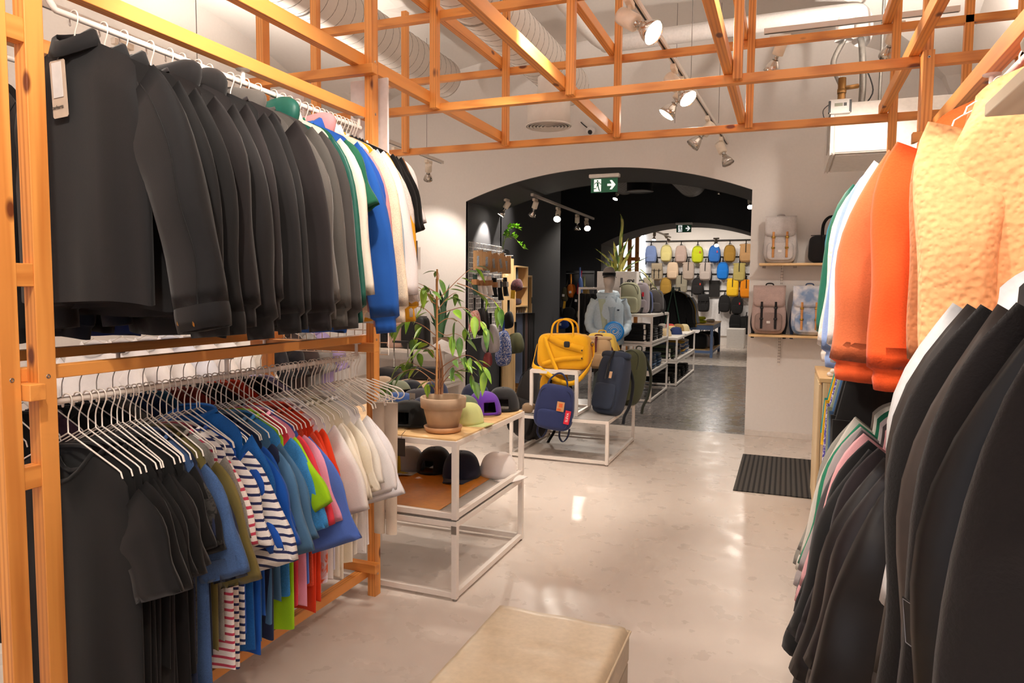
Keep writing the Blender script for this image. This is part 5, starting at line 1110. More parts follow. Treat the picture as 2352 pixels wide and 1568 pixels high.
jr = [(0, .0, .80, .20, .135), (0, 0, .84, .215, .15), (0, 0, .95, .21, .145), (0, 0, 1.08, .20, .14), (0, 0, 1.22, .205, .145), (0, .005, 1.33, .205, .135), (0, .01, 1.40, .17, .11), (0, .015, 1.445, .105, .085), (0, .015, 1.47, .085, .08)]
R = []
for cx, cy, z, rx, ry in jr:
    R.append([(cx + rx * math.copysign(abs(math.cos(2 * PI * k / 40)) ** .85, math.cos(2 * PI * k / 40)), cy + ry * math.sin(2 * PI * k / 40) + .006 * math.sin(9 * z + k), z + .01 * math.sin(.9 * k) * (z < .86)) for k in range(40)])
jk = obj('jacket', MB().rings(R, True, False), JK, mn)
P = []
for i in range(12):
    z = .83 + .055 * i; P.append([(-.012 - .05 * max(0, (z - 1.2) / .25), -.155 + .10 * max(0, (z - 1.22) / .25) ** 1.3, z), (.03, -.158 + .10 * max(0, (z - 1.22) / .25) ** 1.3, z), (.045 + .06 * max(0, (z - 1.2) / .25), -.15 + .10 * max(0, (z - 1.22) / .25) ** 1.3, z)])
obj('zip_placket', MB().grid(P), JD, jk, solid=.006)
P = []
for i in range(8):
    z = .95 + .065 * i; P.append([(-.09 - .01 * i, -.148 + .006 * i, z), (-.03 - .005 * i, -.157 + .008 * i, z)])
obj('shirt', MB().grid(P), cloth('aeb8a2', 'jersey'), mn, solid=.004)
obj('hood', MB().rings([[(rx * math.cos(a), .05 + ry * math.sin(a) * (1 if math.sin(a) > 0 else .75), z + .02 * math.sin(a)) for a in np.arange(28) * 2 * PI / 28] for z, rx, ry in ((1.40, .14, .12), (1.46, .155, .14), (1.50, .135, .125), (1.47, .1, .095), (1.42, .085, .08))], False, False), JK, jk, solid=.008)
hard('chest_label', MB().cbox((.10, -.146, 1.26), (.03, .004, .02)), plain('2b3448', .6), jk, 0)
for s in (-1, 1):
    pts = smooth_pts([(s * .165, .0, 1.385), (s * .225, .01, 1.25), (s * .255, .02, 1.10), (s * .235, -.05, 1.00), (s * .17, -.14, .955), (s * .115, -.195, .935)], 5); nn = len(pts)
    obj('sleeve', MB().tube(pts, [.075 - .03 * i / (nn - 1) + .005 * math.sin(1.9 * i) for i in range(nn)], 18), JK, jk)
    # hand: palm, four fingers, thumb, wrapped on the disc
    hb = MB().sq((s * .085, -.225, .915), (.075, .05, .085), .8, 18, 10)
    obj('hand', hb, SK, mn)
    fb = MB()
    for f_ in range(4):
        bx0 = Vector((s * (.07 - .012 * f_), -.235, .895 - .012 * f_ + .02)); L = (.055, .062, .058, .046)[f_]
        fb.tube(smooth_pts([bx0, bx0 + Vector((-s * L * .45, -.022, -.012)), bx0 + Vector((-s * L * .95, -.018, -.012)), bx0 + Vector((-s * L * 1.15, -.006, -.006))], 3), [.0095 - .0003 * q for q in range(10)], 8)
    obj('fingers', fb, SK, mn); obj('thumb', MB().tube(smooth_pts([(s * .10, -.215, .945), (s * .085, -.235, .975), (s * .06, -.245, .985)], 3), [.011 - .0006 * q for q in range(7)], 8), SK, mn)
TR = cloth('211e20', 'jersey')
loft('hips', [(0, 0, .70, .17, .12), (0, 0, .78, .185, .125), (0, 0, .86, .165, .115)], TR, mn)
for s in (-1, 1):
    loft('trouser_leg', [(s * .10, .01, .06, .075, .085), (s * .10, .01, .25, .08, .09), (s * .098, .0, .48, .088, .095), (s * .09, 0, .72, .095, .115)], TR, mn, 22)
    obj('foot', MB().sq((s * .10, -.05, .035), (.09, .24, .07), .7), SK, mn)
obj('drawcord', MB().tube(smooth_pts([(-.03, -.15, .82), (-.02, -.17, .70), (.0, -.175, .68), (.015, -.17, .72), (.0, -.155, .81)], 4), .003, 5), cloth('c9d2d8', 'canvas'), jk)
HATM = cloth('8f8782', 'canvas'); hm_ = Matrix.Translation((0, -.002, 1.715))
cr = MB(); P = []
for i in range(28):
    row = []
    for j in range(9):
        q = j / 8 * PI / 2 * .99; rr = .092 * math.cos(q) ** .7; row.append((rr * .92 * math.cos(2 * PI * i / 28), .004 + rr * 1.15 * math.sin(2 * PI * i / 28), 1.715 + .115 * math.sin(q)))
    P.append(row)
ct_ = obj('cap_crown', MB().grid(P, cu=True), HATM, mn)
obj('cap_band', MB().lathe([(.094, 0), (.094, .04)], 30, cap=False, M=Matrix.Translation((0, .004, 1.71)) @ Matrix.Diagonal((.93, 1.16, 1, 1))), cloth('1d1b1d', 'canvas'), ct_)
P = []
for i in range(15):
    a = PI + PI * (i + 1) / 16; P.append([(.088 * math.cos(a), .004 + .105 * math.sin(a) - .085 * k * max(.05, -math.sin(a)) ** .5, 1.715 - .02 * (math.cos(a)) ** 2 - .012 * k) for k in np.linspace(0, 1, 5)])
obj('cap_brim', MB().grid(P), cloth('1d1b1d', 'canvas'), ct_, solid=.004)
# flying disc held in both hands
Rm = mn.matrix_basis if False else Matrix.Translation((MX, MY, 0)) @ Matrix.Rotation(.42, 4, 'Z')
dc = thing('flying_disc', 'bright blue flying disc held in the hands of the mannequin', 'disc', tuple(Rm @ Vector((.03, -.262, .985))), (PI / 2 - .12, .12, .42)); DB = plain('1f86d8', .35, 0, .03)
obj('plate', MB().lathe([(.0, .012), (.105, .012), (.125, .006), (.134, -.008), (.136, -.016), (.131, -.016), (.122, .0), (.1, .006), (.0, .006)], 44), DB, dc)
for r in (.098, .058, .052): obj('ring_print', MB().tube([(r * math.cos(a), r * math.sin(a), .0125) for a in np.linspace(0, 2 * PI, 40)], .0016, 5), plain('d9d6d4', .5), dc)
obj('swirl_print', MB().tube([(.012 * a * .5 * math.cos(a), .012 * a * .5 * math.sin(a) * .9, .0127) for a in np.linspace(1.2, 6.6, 36)], .0055, 6), plain('e0cfc4', .5), dc)
for k in range(22):
    if k % 6 != 5: hard('letter_print', MB().cbox((0, .077, .0125), (.009, .013, .001), Matrix.Rotation(2 * PI * k / 22, 4, 'Z')), plain('cfe0ee', .5), dc, 0)
# ------------------------------------------------------------------ folded clothes and bags on the racks
def folded(label, p, w, d, n, h, mk, group, h2=None):
    for i in range(n):
        rs = random.Random(i + int(w * 1000)); hx = h if isinstance(h, str) else h[i % len(h)]
        g = thing('folded_garment', '%s, %s up' % (label, ORD[i]), 'folded clothes', (p[0] + rs.uniform(-.012, .012), p[1], p[2] + .036 * i), (0, 0, rs.uniform(-.06, .06)), group)
        obj('fold', MB().sq((0, 0, .018), (w, d, .040), .3, 26, 8, fn=lambda q: (q.x, q.y, q.z + .004 * math.sin(26 * q.x + i))), cloth(hx, mk, h2), g)
        if i % 2 == 0: hard('paper_tag', MB().box((w * .36, -d / 2 - .004, -.03), (w * .42, -d / 2 - .002, .03)), plain('e6dfd6', .6), g, 0)
for k, y in enumerate((9.72, 10.15, 10.6)):
    folded('folded jeans, %s stack of the middle tier' % ORD[k], (-1.97, y, .412), .46, .34, (6, 5, 5)[k], ['2e4a6c', '35506f', '27405c', '1f3448'], 'denim', 'folded jeans on the white rack')
    folded('folded black trousers, %s stack of the upper tier' % ORD[k], (-1.97, y, .812), .48, .36, (7, 5, 5)[k], ['161517', '1c1a1b', '19191c'], 'jersey', 'folded trousers on the white rack')
for k, (y, hs_) in enumerate(((11.7, ['2a2a28', '44503c', '1c1b1c', '3c4636']), (12.25, ['8a8070', '24232a', '5a6a8a']), (12.9, ['5f78a8', 'c9a040', '4a5a80', 'dcd2c6']), (13.4, ['6a84b4', 'e0d8d0']))):
    folded('folded tops, %s stack of the farther rack' % ORD[k], (-1.92, y, .412), .46, .34, 6, hs_, 'jersey', 'folded tops on the farther rack')
    folded('dark trousers, %s stack at the foot of the farther rack' % ORD[k], (-1.92, y, .03), .46, .34, 4, ['1b1a1b', '2a2826'], 'jersey', 'folded trousers at the foot of the farther rack')
for k, (px, py, hx, mk) in enumerate(((1528, 772, 'b9a27e', 'canvas'), (1541, 765, 'c9b37e', 'canvas'), (1552, 768, '26345f', 'canvas'), (1560, 760, '8a6f3e', 'canvas'), (1545, 757, 'b0362c', 'canvas'), (1568, 756, '9c7a3c', 'canvas'), (1533, 755, '8c847a', 'canvas'), (1575, 758, 'c8b890', 'canvas'))):
    q = at_z(px, py, .775); cap(['tan', 'straw', 'royal blue', 'bronze', 'brick red', 'ochre', 'ash grey', 'sand'][k] + ' cap on top of the farther white rack', (min(max(q.x, -2.2), -1.7), min(max(q.y, 11.45), 13.5), .772), hx, k * 1.1, s=1.15, group='caps on the farther rack')
for k, (px, hx, H, w, lab) in enumerate(((1444, '9a9a80', .44, .34, 'sage green soft bag'), (1470, '8f868c', .44, .26, 'lilac grey bag with black flap'), (1483, '3a4a7a', .32, .2, 'navy and white pouch'), (1500, '4c4848', .34, .3, 'charcoal backpack'))):
    q = at_y(px, 722, 9.75 + .2 * k); backpack(lab + ' on top of the white rack', (q.x, 9.75 + .2 * k, 1.194), (w, .16, H), hx, 'plain' if k else 'round', strap='2a2829', seed=20 + k, tagc='c8102e' if k in (1,) else None)
# ------------------------------------------------------------------ back room
wy = YE - .13
for k, z_ in enumerate((2.72, 2.26, 1.80, 1.36)):
    y_ = wy; px0 = 1478; pys = (552, 590, 629, 667)[k]; pz_ = at_y(1600, pys, wy).z
    g = thing('backpack_rail', 'dark hook rail on the backpack wall, %s from the top' % ORD[k], 'rail', (at_y(1476, pys, wy).x, wy + .06, pz_)); obj('bar', MB().tube([(0, 0, 0), (3.35, 0, 0)], .016, 8), BLACK_PL, g)
BPK = [  # px, py_base, colour, kind, label
 (1494, 603, '7f95c8', 'plain', 'periwinkle backpack', None), (1529, 601, 'd8cc8a', 'round', 'pale lemon backpack', None), (1563, 603, 'b29c92', 'plain', 'mauve beige backpack', None), (1601, 604, 'b6bf1e', 'round', 'acid lime backpack', 'c03030'), (1640, 603, '2c67b4', 'round', 'strong blue backpack', 'c03050'), (1675, 602, '9c7630', 'round', 'caramel backpack', None), (1712, 602, 'b48c60', 'roll', 'tan roll top backpack', None),
 (1508, 644, 'ab9c84', 'flap', 'khaki pocket backpack', None), (1544, 641, 'd9bfa4', 'plain', 'blush beige backpack', None), (1580, 643, 'b09f92', 'roll', 'dusty beige roll top backpack', None), (1619, 644, 'b8aba4', 'roll', 'pearl grey roll top backpack', None), (1659, 642, '1772cc', 'round', 'vivid blue backpack', None), (1697, 646, 'b0a060', 'roll', 'straw roll top backpack with a black strap', None),
 (1489, 677, 'b8ae96', 'flap', 'stone flap backpack', None), (1528, 676, 'b08a3c', 'round', 'gold hiking backpack', None), (1564, 673, '98917f', 'roll', 'putty roll top backpack', None), (1601, 677, '332f30', 'round', 'black backpack with a red tag', 'd04030'), (1682, 681, 'e6b826', 'roll', 'sunny yellow roll top backpack', None), (1713, 684, 'dd8412', 'roll', 'orange roll top backpack', None),
 (1501, 714, '3f3b38', 'roll', 'charcoal roll top backpack', None), (1546, 712, '3a3634', 'roll', 'slate roll top backpack', None), (1615, 716, '2b292a', 'flap', 'black flap backpack with a white dot', None), (1663, 717, '2a2829', 'round', 'black sport backpack', None), (1692, 722, '242324', 'round', 'black backpack with a red price tag', 'c8202e'), (1688, 762, '1c1b1c', 'plain', 'large black pocket backpack', None), (1713, 768, '201f20', 'roll', 'black square backpack at the edge of the arch', None)]
for k, (px, py, hx, kd, lab, tg_) in enumerate(BPK):
    q = at_y(px, py, wy - .16); bp = backpack(lab + ' hung on the back wall', (q.x, wy - .10, q.z), (.335, .16, .50), hx, kd, strap='262425', group='backpacks on the back wall', tagc=tg_, seed=40 + k, straps=k % 2 == 0, rot=jit(.1))
    obj('hook', MB().tube([(0, .1, .62), (0, .02, .62), (0, 0, .5)], .014, 6), BLACK_PL, bp)
q = at_y(1640, 682, wy); tag(hard('black_panel', MB().box((q.x - .15, wy + .02, q.z), (q.x + .15, wy + .05, q.z + .48)), plain('1d1918', .8), None, 0), 'plain black panel between the backpacks on the back wall', 'panel')
vb = at_y(1478, 545, wy).x; tag(hard('white_wall_board', MB().box((vb, wy + .085, .25), (.8, wy + .12, 2.78)), plain('e9e6e6', .6), None, 0), 'white wall board behind the hanging backpacks', 'board')
bt = thing('blue_table', 'blue painted table with a pale top in the back room', 'table', (-2.55, 16.70, 0)); BL_ = plain('6d86b4', .5)
for x in (0, .93):
    for y in (0, 1.9): hard('leg', MB().box((x, y, 0), (x + .06, y + .06, .75)), BL_, bt, .002)
hard('rail', MB().box((.06, .005, .64), (.93, .05, .75)).box((.935, .06, .64), (.985, 1.9, .75)), BL_, bt, .002); hard('table_top', MB().box((-.01, -.01, .751), (1.0, 1.97, .78)), PLY, bt, .002); hard('lower_shelf', MB().box((.0, .065, .16), (.99, 1.895, .18)), PLY, bt, .002); hard('lower_rail', MB().box((.06, .005, .10), (.93, .05, .16)).box((.935, .06, .10), (.985, 1.9, .16)), BL_, bt, .002)
tote('black travel bag under the blue table', (-1.98, 17.05, .182), (.55, .3, .36), '1b1a1c', True, name='travel_bag'); tote('dark grey travel bag under the blue table', (-1.80, 18.1, .182), (.5, .3, .36), '262527', True, name='travel_bag', rot=.6); tote('pale lilac sports bag under the blue table', (-1.78, 17.55, .182), (.3, .26, .3), 'c6c2cc', True, name='sports_bag', hc='262527', rot=1.0)
for k, (x, y, z, hx, lab) in enumerate(((-1.88, 17.0, .782, 'c3cc1e', 'lower acid yellow folded bag on the blue table'), (-1.88, 17.0, .862, 'd0d61e', 'upper acid yellow folded bag on the blue table'), (-1.72, 17.7, .782, 'ddd8d2', 'white folded pouch on the blue table'), (-2.05, 17.6, .782, '2c5aa0', 'blue folded pouch on the blue table'))):
    g = thing('folded_bag', lab, 'bag', (x, y, z)); obj('body', MB().sq((0, 0, .04), (.28 - .04 * k, .22, .08), .6), cloth(hx, 'nylon'), g); obj('strap', MB().tube([(-.1, -.11, .05), (.1, -.11, .05)], .006, 6), cloth(hx, 'canvas'), g)
tag(hard('white_plinth', MB().box((-1.50, 19.9, 0), (-1.05, 20.6, .52)), plain('e6e1dc', .5), None, .004), 'white plinth under the lowest backpacks', 'plinth')
ar = thing('clothes_stand', 'green steel A-frame clothes stand in the back room', 'clothes rack', (-2.42, 16.25, 0)); GRN = plain('1d4034', .45)
for y in (0, 1.0): obj('leg', MB().tube([(-.32, y, 0), (0, y, 1.62)], .016, 8).tube([(.32, y, 0), (0, y, 1.62)], .016, 8), GRN, ar)
obj('bar', MB().tube([(0, 0, 1.60), (0, 1.0, 1.60)], .016, 8), GRN, ar)
for k, (hx, c) in enumerate((('141315', 'black'), ('171518', 'black'), ('191719', 'black'), ('b08a2e', 'mustard'), ('8ea6c4', 'ice blue'), ('ddd9d6', 'white'), ('dcd6d4', 'white'))):
    garment('jumper', '%s jumper on the green clothes stand, %s from its end' % (c, ORD[k]), 'jumper', 'jumpers on the green stand', -2.42 + .01 * k, 16.35 + .09 * k, 1.60, hx, 'long', 'jersey', .85, sl=.6, t=.04, hw=.24, w=.28, r=(.11, .08), th=(50, 80), zn=-.09, nw=.08, drop=.03, seed=500 + k)
    hanger('hanger on the green clothes stand under the %s jumper, %s from its end' % (c, ORD[k]), -2.42 + .01 * k, 16.35 + .09 * k, 1.60, 0, 'hangers on the green stand')
lt = thing('timber_lattice', 'orange timber lattice at the side of the back room', 'frame', (0, 0, 0))
for px in (1404, 1422, 1441, 1458): 
    q = at_y(px, 600, 18.0); bar((q.x, 18.0, 0), (q.x + .09, 18.09, 3.6), 'z', lt, 'upright')
for z in (2.3, 2.9): bar((at_y(1404, 600, 18).x - .4, 18.092, z), (at_y(1458, 600, 18).x + .1, 18.17, z + .09), 'x', lt)
wn = at_y(1406, 600, 19.5); struct(hard('window_1', MB().box((wn.x - .25, 21.2, 1.9), (wn.x + .6, 21.24, 3.2)), emit('e9f4ff', 1.2), None, 0))
# ------------------------------------------------------------------ exit signs
def exit_sign(label, px, py, Y):
    q = at_y(px, py, Y); g = thing('exit_sign', label, 'exit sign', tuple(q)); W, H = .30, .155; GR = plain('0d6b4a', .4, 0, .02); WH = emit('f4f6f2', .7)
    hard('housing', MB().box((-W / 2 - .02, -.03, .006), (W / 2 + .02, .05, .045)), plain('ded8d2', .4), g, .008); hard('panel', MB().box((-W / 2, 0, -H), (W / 2, .006, 0)), GR, g, .001)
    F = facing_cam((0, -.0012, -H))
    hard('door_pictogram', MB().poly([(-.115, .012), (-.035, .012), (-.035, .145), (-.115, .145)], .0008, F), WH, g, 0)
    hard('arrow', MB().poly([(.035, .068), (.085, .068), (.062, .03), (.088, .03), (.128, .08), (.088, .13), (.062, .13), (.085, .092), (.035, .092)], .0008, F), WH, g, 0)
    F2 = facing_cam((0, -.0022, -H)); rm = MB()
    rm.poly([(-.075 + .010 * math.cos(a), .127 + .010 * math.sin(a)) for a in np.arange(14) * 2 * PI / 14], .0006, F2)
    for pl_ in (((-.082, .115), (-.062, .112), (-.062, .078), (-.083, .074)), ((-.063, .112), (-.047, .088), (-.028, .086), (-.028, .094), (-.044, .097), (-.056, .117)), ((-.082, .115), (-.106, .106), (-.112, .086), (-.105, .084), (-.1, .1), (-.08, .104)), ((-.083, .078), (-.072, .074), (-.092, .050), (-.122, .050), (-.122, .040), (-.09, .04)), ((-.075, .078), (-.062, .079), (-.056, .05), (-.044, .016), (-.056, .016), (-.068, .048))): rm.poly(list(pl_), .0006, F2)
    hard('running_figure', rm, GR, g, 0); return g
exit_sign('green exit sign with a running figure over the first arch', 1388, 409, 7.70); exit_sign('small green exit sign over the farther arch', 1571, 516, 14.93)
# white shirts on a far rail seen through the double rack
rod('white rod with white shirts far behind the double rack', -4.55, 3.4, 6.2, 1.235, 1.6, (), ends=False)
for k in range(12):
    c = ['f0eceb', 'eeeaea', 'f0eceb', 'e6e8f2', 'efe9e6', 'f0eeee', 'ddd6cf', '2c2a30', '24222a', '3a2e2c', '8d8a88', 'a897c6'][k]; cn = ['first white', 'second white', 'third white', 'pale blue', 'ivory', 'fourth white', 'ecru', 'charcoal', 'ink black', 'dark brown', 'ash grey', 'lavender'][k]
    garment('shirt', cn + ' shirt on the far rail behind the double rack', 'shirt', 'shirts on the far rail', -4.55, 3.55 + .22 * k, 1.235, c, 'shirt', 'jersey', .8, sl=.3, t=.07, hw=.21, w=.25, rot=.35, seed=600 + k)
    hanger('hanger under the ' + cn + ' shirt on the far rail', -4.55, 3.55 + .22 * k, 1.235, .35, 'hangers on the far rail')
# ------------------------------------------------------------------ ceiling services
GALV = plain('ddd7d2', .45, .0, .03)
def spiral_mat(h):
    m, nt, b = _new('spiral_duct_' + h); v = coords(nt); w = N(nt, 'ShaderNodeTexWave', wave_type='BANDS', bands_direction='DIAGONAL', i_Scale=1.0); nt.links.new(v, w.inputs['Vector'])
    r = ramp(nt, [(.0, mul(srgb(h), .55)), (.035, srgb(h))]); nt.links.new(w.outputs['Fac'], r.inputs['Fac']); nt.links.new(r.outputs['Color'], b.inputs['Base Color']); b.inputs['Roughness'].default_value = .5; return m
def duct(label, x, z, r, y0, y1, h, seamh):
    t = thing('spiral_duct', label, 'air duct', (x, y0, z)); L = y1 - y0
    obj('pipe', MB().tube([(0, L * k / 12, 0) for k in range(13)], r, 40), plain(h, .5, 0, .02), t)
    n = int(L / .115); b = MB(); pts = [(r * 1.0008 * math.cos(a), L * a / (2 * PI * n), r * 1.0008 * math.sin(a)) for a in np.linspace(0, 2 * PI * n, 28 * n)]
    b.tube(pts, .0028, 4); obj('spiral_seam', b, plain(seamh, .6, 0, .05), t)
    if x > -5 and y0 < 7:
        for k in (.35, .62): obj('clamp_band', MB().tube([((r + .004) * math.cos(a), L * k, (r + .004) * math.sin(a)) for a in np.linspace(0, 2 * PI, 36)], .006, 6), plain(seamh, .5), t)
    return t
duct('fat white spiral duct under the vault over the clothes rack', -3.517, 3.765, .2, .6, 6.95, 'e2dad3', '8d857d')
duct('second white spiral duct feeding the round diffuser', -2.126, 3.571, .2, .9, 7.0, 'e2dad3', '9a928a')
df = thing('round_diffuser', 'white round ceiling diffuser under the second duct', 'air diffuser', (-2.02, 6.03, 2.95))
obj('drum', MB().lathe([(.185, .012), (.19, .014), (.19, .235), (.1, .24), (.1, .5)], 40), WHITE_STEEL, df)
obj('rim', MB().lathe([(.198, .0), (.205, .006), (.2, .014), (.186, .014)], 40, cap=False), WHITE_STEEL, df)
rb = MB()
for r in (.03, .06, .09, .12, .15, .178): rb.lathe([(r, .004), (r + .012, -.004), (r + .014, -.002), (r + .002, .008)], 36, cap=False)
obj('ring_vanes', rb, WHITE_STEEL, df); obj('throat', MB().lathe([(.19, .02), (.0, .02)], 36, cap=False), plain('2a2725', .8), df)
cm = thing('dome_camera', 'small white security camera on the wall above the arch', 'camera', (-2.09, 7.70, 3.27))
obj('housing', MB().sq((0, 0, 0), (.1, .1, .1), .9), plain('e6e2df', .4), cm); obj('lens', MB().sq((.005, -.035, -.02), (.05, .05, .05), .9), BLACK_PL, cm); obj('mount', MB().lathe([(.035, -.02), (.035, .02)], 20, M=frame((0, .06, .01), (1, 0, 0), (0, 0, 1), (0, -1, 0))), plain('e6e2df', .4), cm)
obj('cable', MB().tube(smooth_pts([(0, .06, .02), (-.05, .055, .05), (-.1, .06, .09), (-.13, .06, .12)], 4), .006, 6), BLACK_PL, cm)
# wall fan coil
ac = thing('fan_coil', 'white wall hung fan coil unit above the bag shelves', 'air conditioner', (.272, 6.18, 2.60)); W_ = 1.0
prof = [(0, 0), (.9, 0), (.9, .38), (.30, .46), (.14, .42), (.03, .28), (0, .14)]
R_ = [[(x, y, z) for y, z in prof] for x in (.03, W_)]
hard('casing', MB().rings(R_), plain('ded7d0', .5), ac, .01)
hard('end_cap', MB().rings([[(x, y - .008, z - .004) for y, z in prof] for x in (-.0, .029)]), plain('efece8', .45), ac, .012)
hard('bottom_panel', MB().box((.045, .05, -.012), (W_ - .02, .86, -.001)), plain('f0eeec', .45), ac, .004)
gr = MB()
for k in range(9): gr.box((-.008, .10 + .035 * k, .06), (-.001, .115 + .035 * k, .33))
hard('end_grille', gr, plain('b3aea8', .5), ac, 0)
PIPEW = plain('e9e6e4', .7, 0, .05, 50, .2)
def pipe(label, pts, r, m=PIPEW, n=14, name='insulated_pipe'): return tag(obj(name, MB().tube(smooth_pts(pts, 4) if len(pts) > 2 else pts, r, n), m), label, 'pipe')
pipe('upper white insulated pipe under the vault', [(-1.5, 6.75, 3.86), (-.3, 6.75, 3.87), (.38, 6.75, 3.87), (.5, 6.75, 3.83), (.52, 6.75, 3.7), (.50, 6.7, 3.62)], .075)
pipe('lower white insulated pipe under the vault', [(-1.62, 6.55, 3.78), (-1.5, 6.5, 3.76), (-.3, 6.45, 3.76), (.27, 6.45, 3.76), (.35, 6.45, 3.72), (.355, 6.45, 3.6), (.355, 6.45, 3.55)], .07)
pipe('white insulated pipe bent back along the vault', [(-1.55, 6.5, 3.72), (-1.66, 6.2, 3.72), (-1.7, 5.2, 3.72), (-1.7, 4.0, 3.72)], .05)
FLEX = plain('8f8b86', .35, .8, .1, 90, .3)
pipe('grey flexible hose from the lower pipe to the fan coil', [(.36, 6.45, 3.56), (.29, 6.4, 3.4), (.29, 6.35, 3.3), (.35, 6.35, 3.15), (.36, 6.35, 3.0)], .022, FLEX, name='flexible_hose')
pipe('second grey flexible hose beside the meter', [(.50, 6.7, 3.63), (.50, 6.5, 3.45), (.51, 6.45, 3.2), (.50, 6.45, 3.0), (.47, 6.4, 2.95)], .026, FLEX, name='flexible_hose')
pipe('thin grey conduit dropping to the fan coil', [(.64, 6.5, 3.9), (.64, 6.5, 3.0)], .012, FLEX, 8, 'conduit')
br = tag(obj('brass_valve', MB().tube([(.35, 6.33, 3.02), (.35, 6.33, 3.22)], .03, 12).tube([(.37, 6.33, 3.14), (.47, 6.38, 3.16)], .018, 10).tube([(.35, 6.33, 3.1), (.35, 6.33, 3.13)], .038, 6), plain('8a6438', .4, .8, .1)), 'brown brass valve above the heat meter', 'valve')
hm = thing('heat_meter', 'small white heat meter with a display by the fan coil', 'meter', (.335, 6.22, 2.97))
hard('case', MB().box((-.075, -.02, -.055), (.075, .03, .055)), plain('cfcac6', .5), hm, .004); hard('display', MB().box((-.04, -.0215, .0), (.02, -.02, .025)), plain('7d7c6a', .3), hm, 0)
hard('end_blocks', MB().box((-.083, -.022, -.045), (-.066, .02, .045)).box((.066, -.022, -.045), (.083, .02, .045)), BLACK_PL, hm, 0); hard('port', MB().box((.026, -.0215, 0), (.048, -.02, .025)), BLACK_PL, hm, 0)
obj('wires', MB().tube(smooth_pts([(-.07, 0, .03), (-.12, 0, -.02), (-.1, 0, -.1), (-.05, 0, -.14)], 4), .004, 5).tube(smooth_pts([(-.06, 0, -.05), (-.08, 0, -.1), (-.03, 0, -.15)], 4), .004, 5), BLACK_PL, hm)
pipe('black cable looping from the hose', [(.5, 6.43, 3.35), (.56, 6.42, 3.22), (.58, 6.42, 3.1), (.50, 6.42, 2.98)], .006, BLACK_PL, 6, 'cable')
# suspension wires
for lab, x, y, z0 in (('thin wire beside the second duct', -1.05, 6.9, 3.1), ('thin wire holding the centre track', -.74, 5.6, 3.09), ('thin wire near the far end of the centre track', -.66, 7.0, 3.09), ('thin wire holding the wall track by the plant', -3.62, 6.75, 2.93), ('thin wire over the clothes rack', -2.9, 2.9, 2.6)):
    tag(obj('suspension_wire', MB().tube([(x, y, z0), (x, y, 4.2)], .0022, 5), plain('6a645e', .5)), lab, 'wire')
# ------------------------------------------------------------------ tracks and spotlights
LW = plain('efe3d2', .45)
def track(label, p0, p1, m=None):
    a, b = Vector(p0), Vector(p1); t = thing('lighting_track', label, 'lighting track', tuple(a)); d = b - a; s = d.cross(Vector((0, 0, 1))).normalized() * .017; u = Vector((0, 0, .016))
    def br(o, w, h): s2 = s * w; u2 = u * h; return [tuple(o - s2 - u2), tuple(o + s2 - u2), tuple(o + s2 + u2), tuple(o - s2 + u2)]
    hard('channel', MB().rings([br(Vector((0, 0, 0)), 1, 1), br(d, 1, 1)]), m or WHITE_STEEL, t, .001)
    hard('slot', MB().rings([br(d * .005 - u * 1.0, .35, .06), br(d * .995 - u * 1.0, .35, .06)]), BLACK_PL, t, 0)
    return t
def lamp(label, p, aim, on=True, power=90, size=1.0, spread=75, group=None, adir=(0, 1, 0), col=(1, .90, .79), dark=False):
    p = Vector(p); aim = Vector(aim).normalized(); t = thing('track_spotlight', label, 'spotlight', tuple(p), group=group); ad = Vector(adir).normalized()
    cm_ = LW
    q = Vector((0, 0, -.02)); hard('adapter', MB().cbox((0, 0, 0), (.034, .13, .035), Matrix.Translation((0, 0, -.036)) @ ad.to_track_quat('Y', 'Z').to_matrix().to_4x4()), cm_, t, .004)
    h0 = Vector((0, 0, -.10 * size)); side = aim.orthogonal().normalized(); M0 = frame(h0, side, aim.cross(side), aim)
    obj('arm', MB().tube([(0, 0, -.05), tuple(h0)], .012, 8), cm_, t)
    obj('head', MB().lathe([(.0, -.05), (.034, -.05), (.036, -.04), (.036, .04), (.026, .045), (.0, .045)], 20, M=M0 @ Matrix.Scale(size, 4)), cm_, t)
    obj('socket', MB().lathe([(.014, .04), (.014, .075), (.02, .08), (.02, .07)], 14, M=M0 @ Matrix.Scale(size, 4)), CHROME, t)
    rf = obj('reflector', MB().lathe([(.016, .075), (.026, .09), (.04, .115), (.05, .15), (.0505, .15), (.041, .114), (.027, .088), (.017, .073)], 24, cap=False, M=M0 @ Matrix.Scale(size, 4)), plain('cfc8c0', .15, .9, .02), t)
    obj('bulb', MB().lathe([(.0, .146), (.047, .146), (.047, .143), (.0, .143)], 24, M=M0 @ Matrix.Scale(size, 4)), emit('fff4e2', 30) if on else plain('d8d2cc', .1, .3), t)
    if on:
        ld = bpy.data.lights.new('spot', 'SPOT'); ld.energy = power; ld.spot_size = math.radians(spread); ld.spot_blend = .55; ld.shadow_soft_size = .035; ld.color = col
        lo = bpy.data.objects.new('spot_beam', ld); COL.objects.link(lo); lo.parent = t; lo.matrix_local = Matrix.Translation(h0 + aim * (.16 * size)) @ (-aim).to_track_quat('Z', 'Y').to_matrix().to_4x4()
    return t
ZK = 3.06
def tk(px, py): return at_z(px, py, ZK)
track('white lighting track running up the middle of the shop', (-.98, .2, ZK), tuple(at_z(1672, 331, ZK)))
TC = lambda y: Vector((-.98 + (at_z(1672, 331, ZK).x + .98) * (y - .2) / (at_z(1672, 331, ZK).y - .2), y, ZK - .016))
P_ = 85
lamp('lit spotlight at the top of the picture tilted to the wall rack', TC(3.75), (.75, -.3, -.55), power=P_, size=1.25)
lamp('lit spotlight under the upper timber beam', TC(4.95), (.6, -.35, -.75), power=P_, size=1.25)
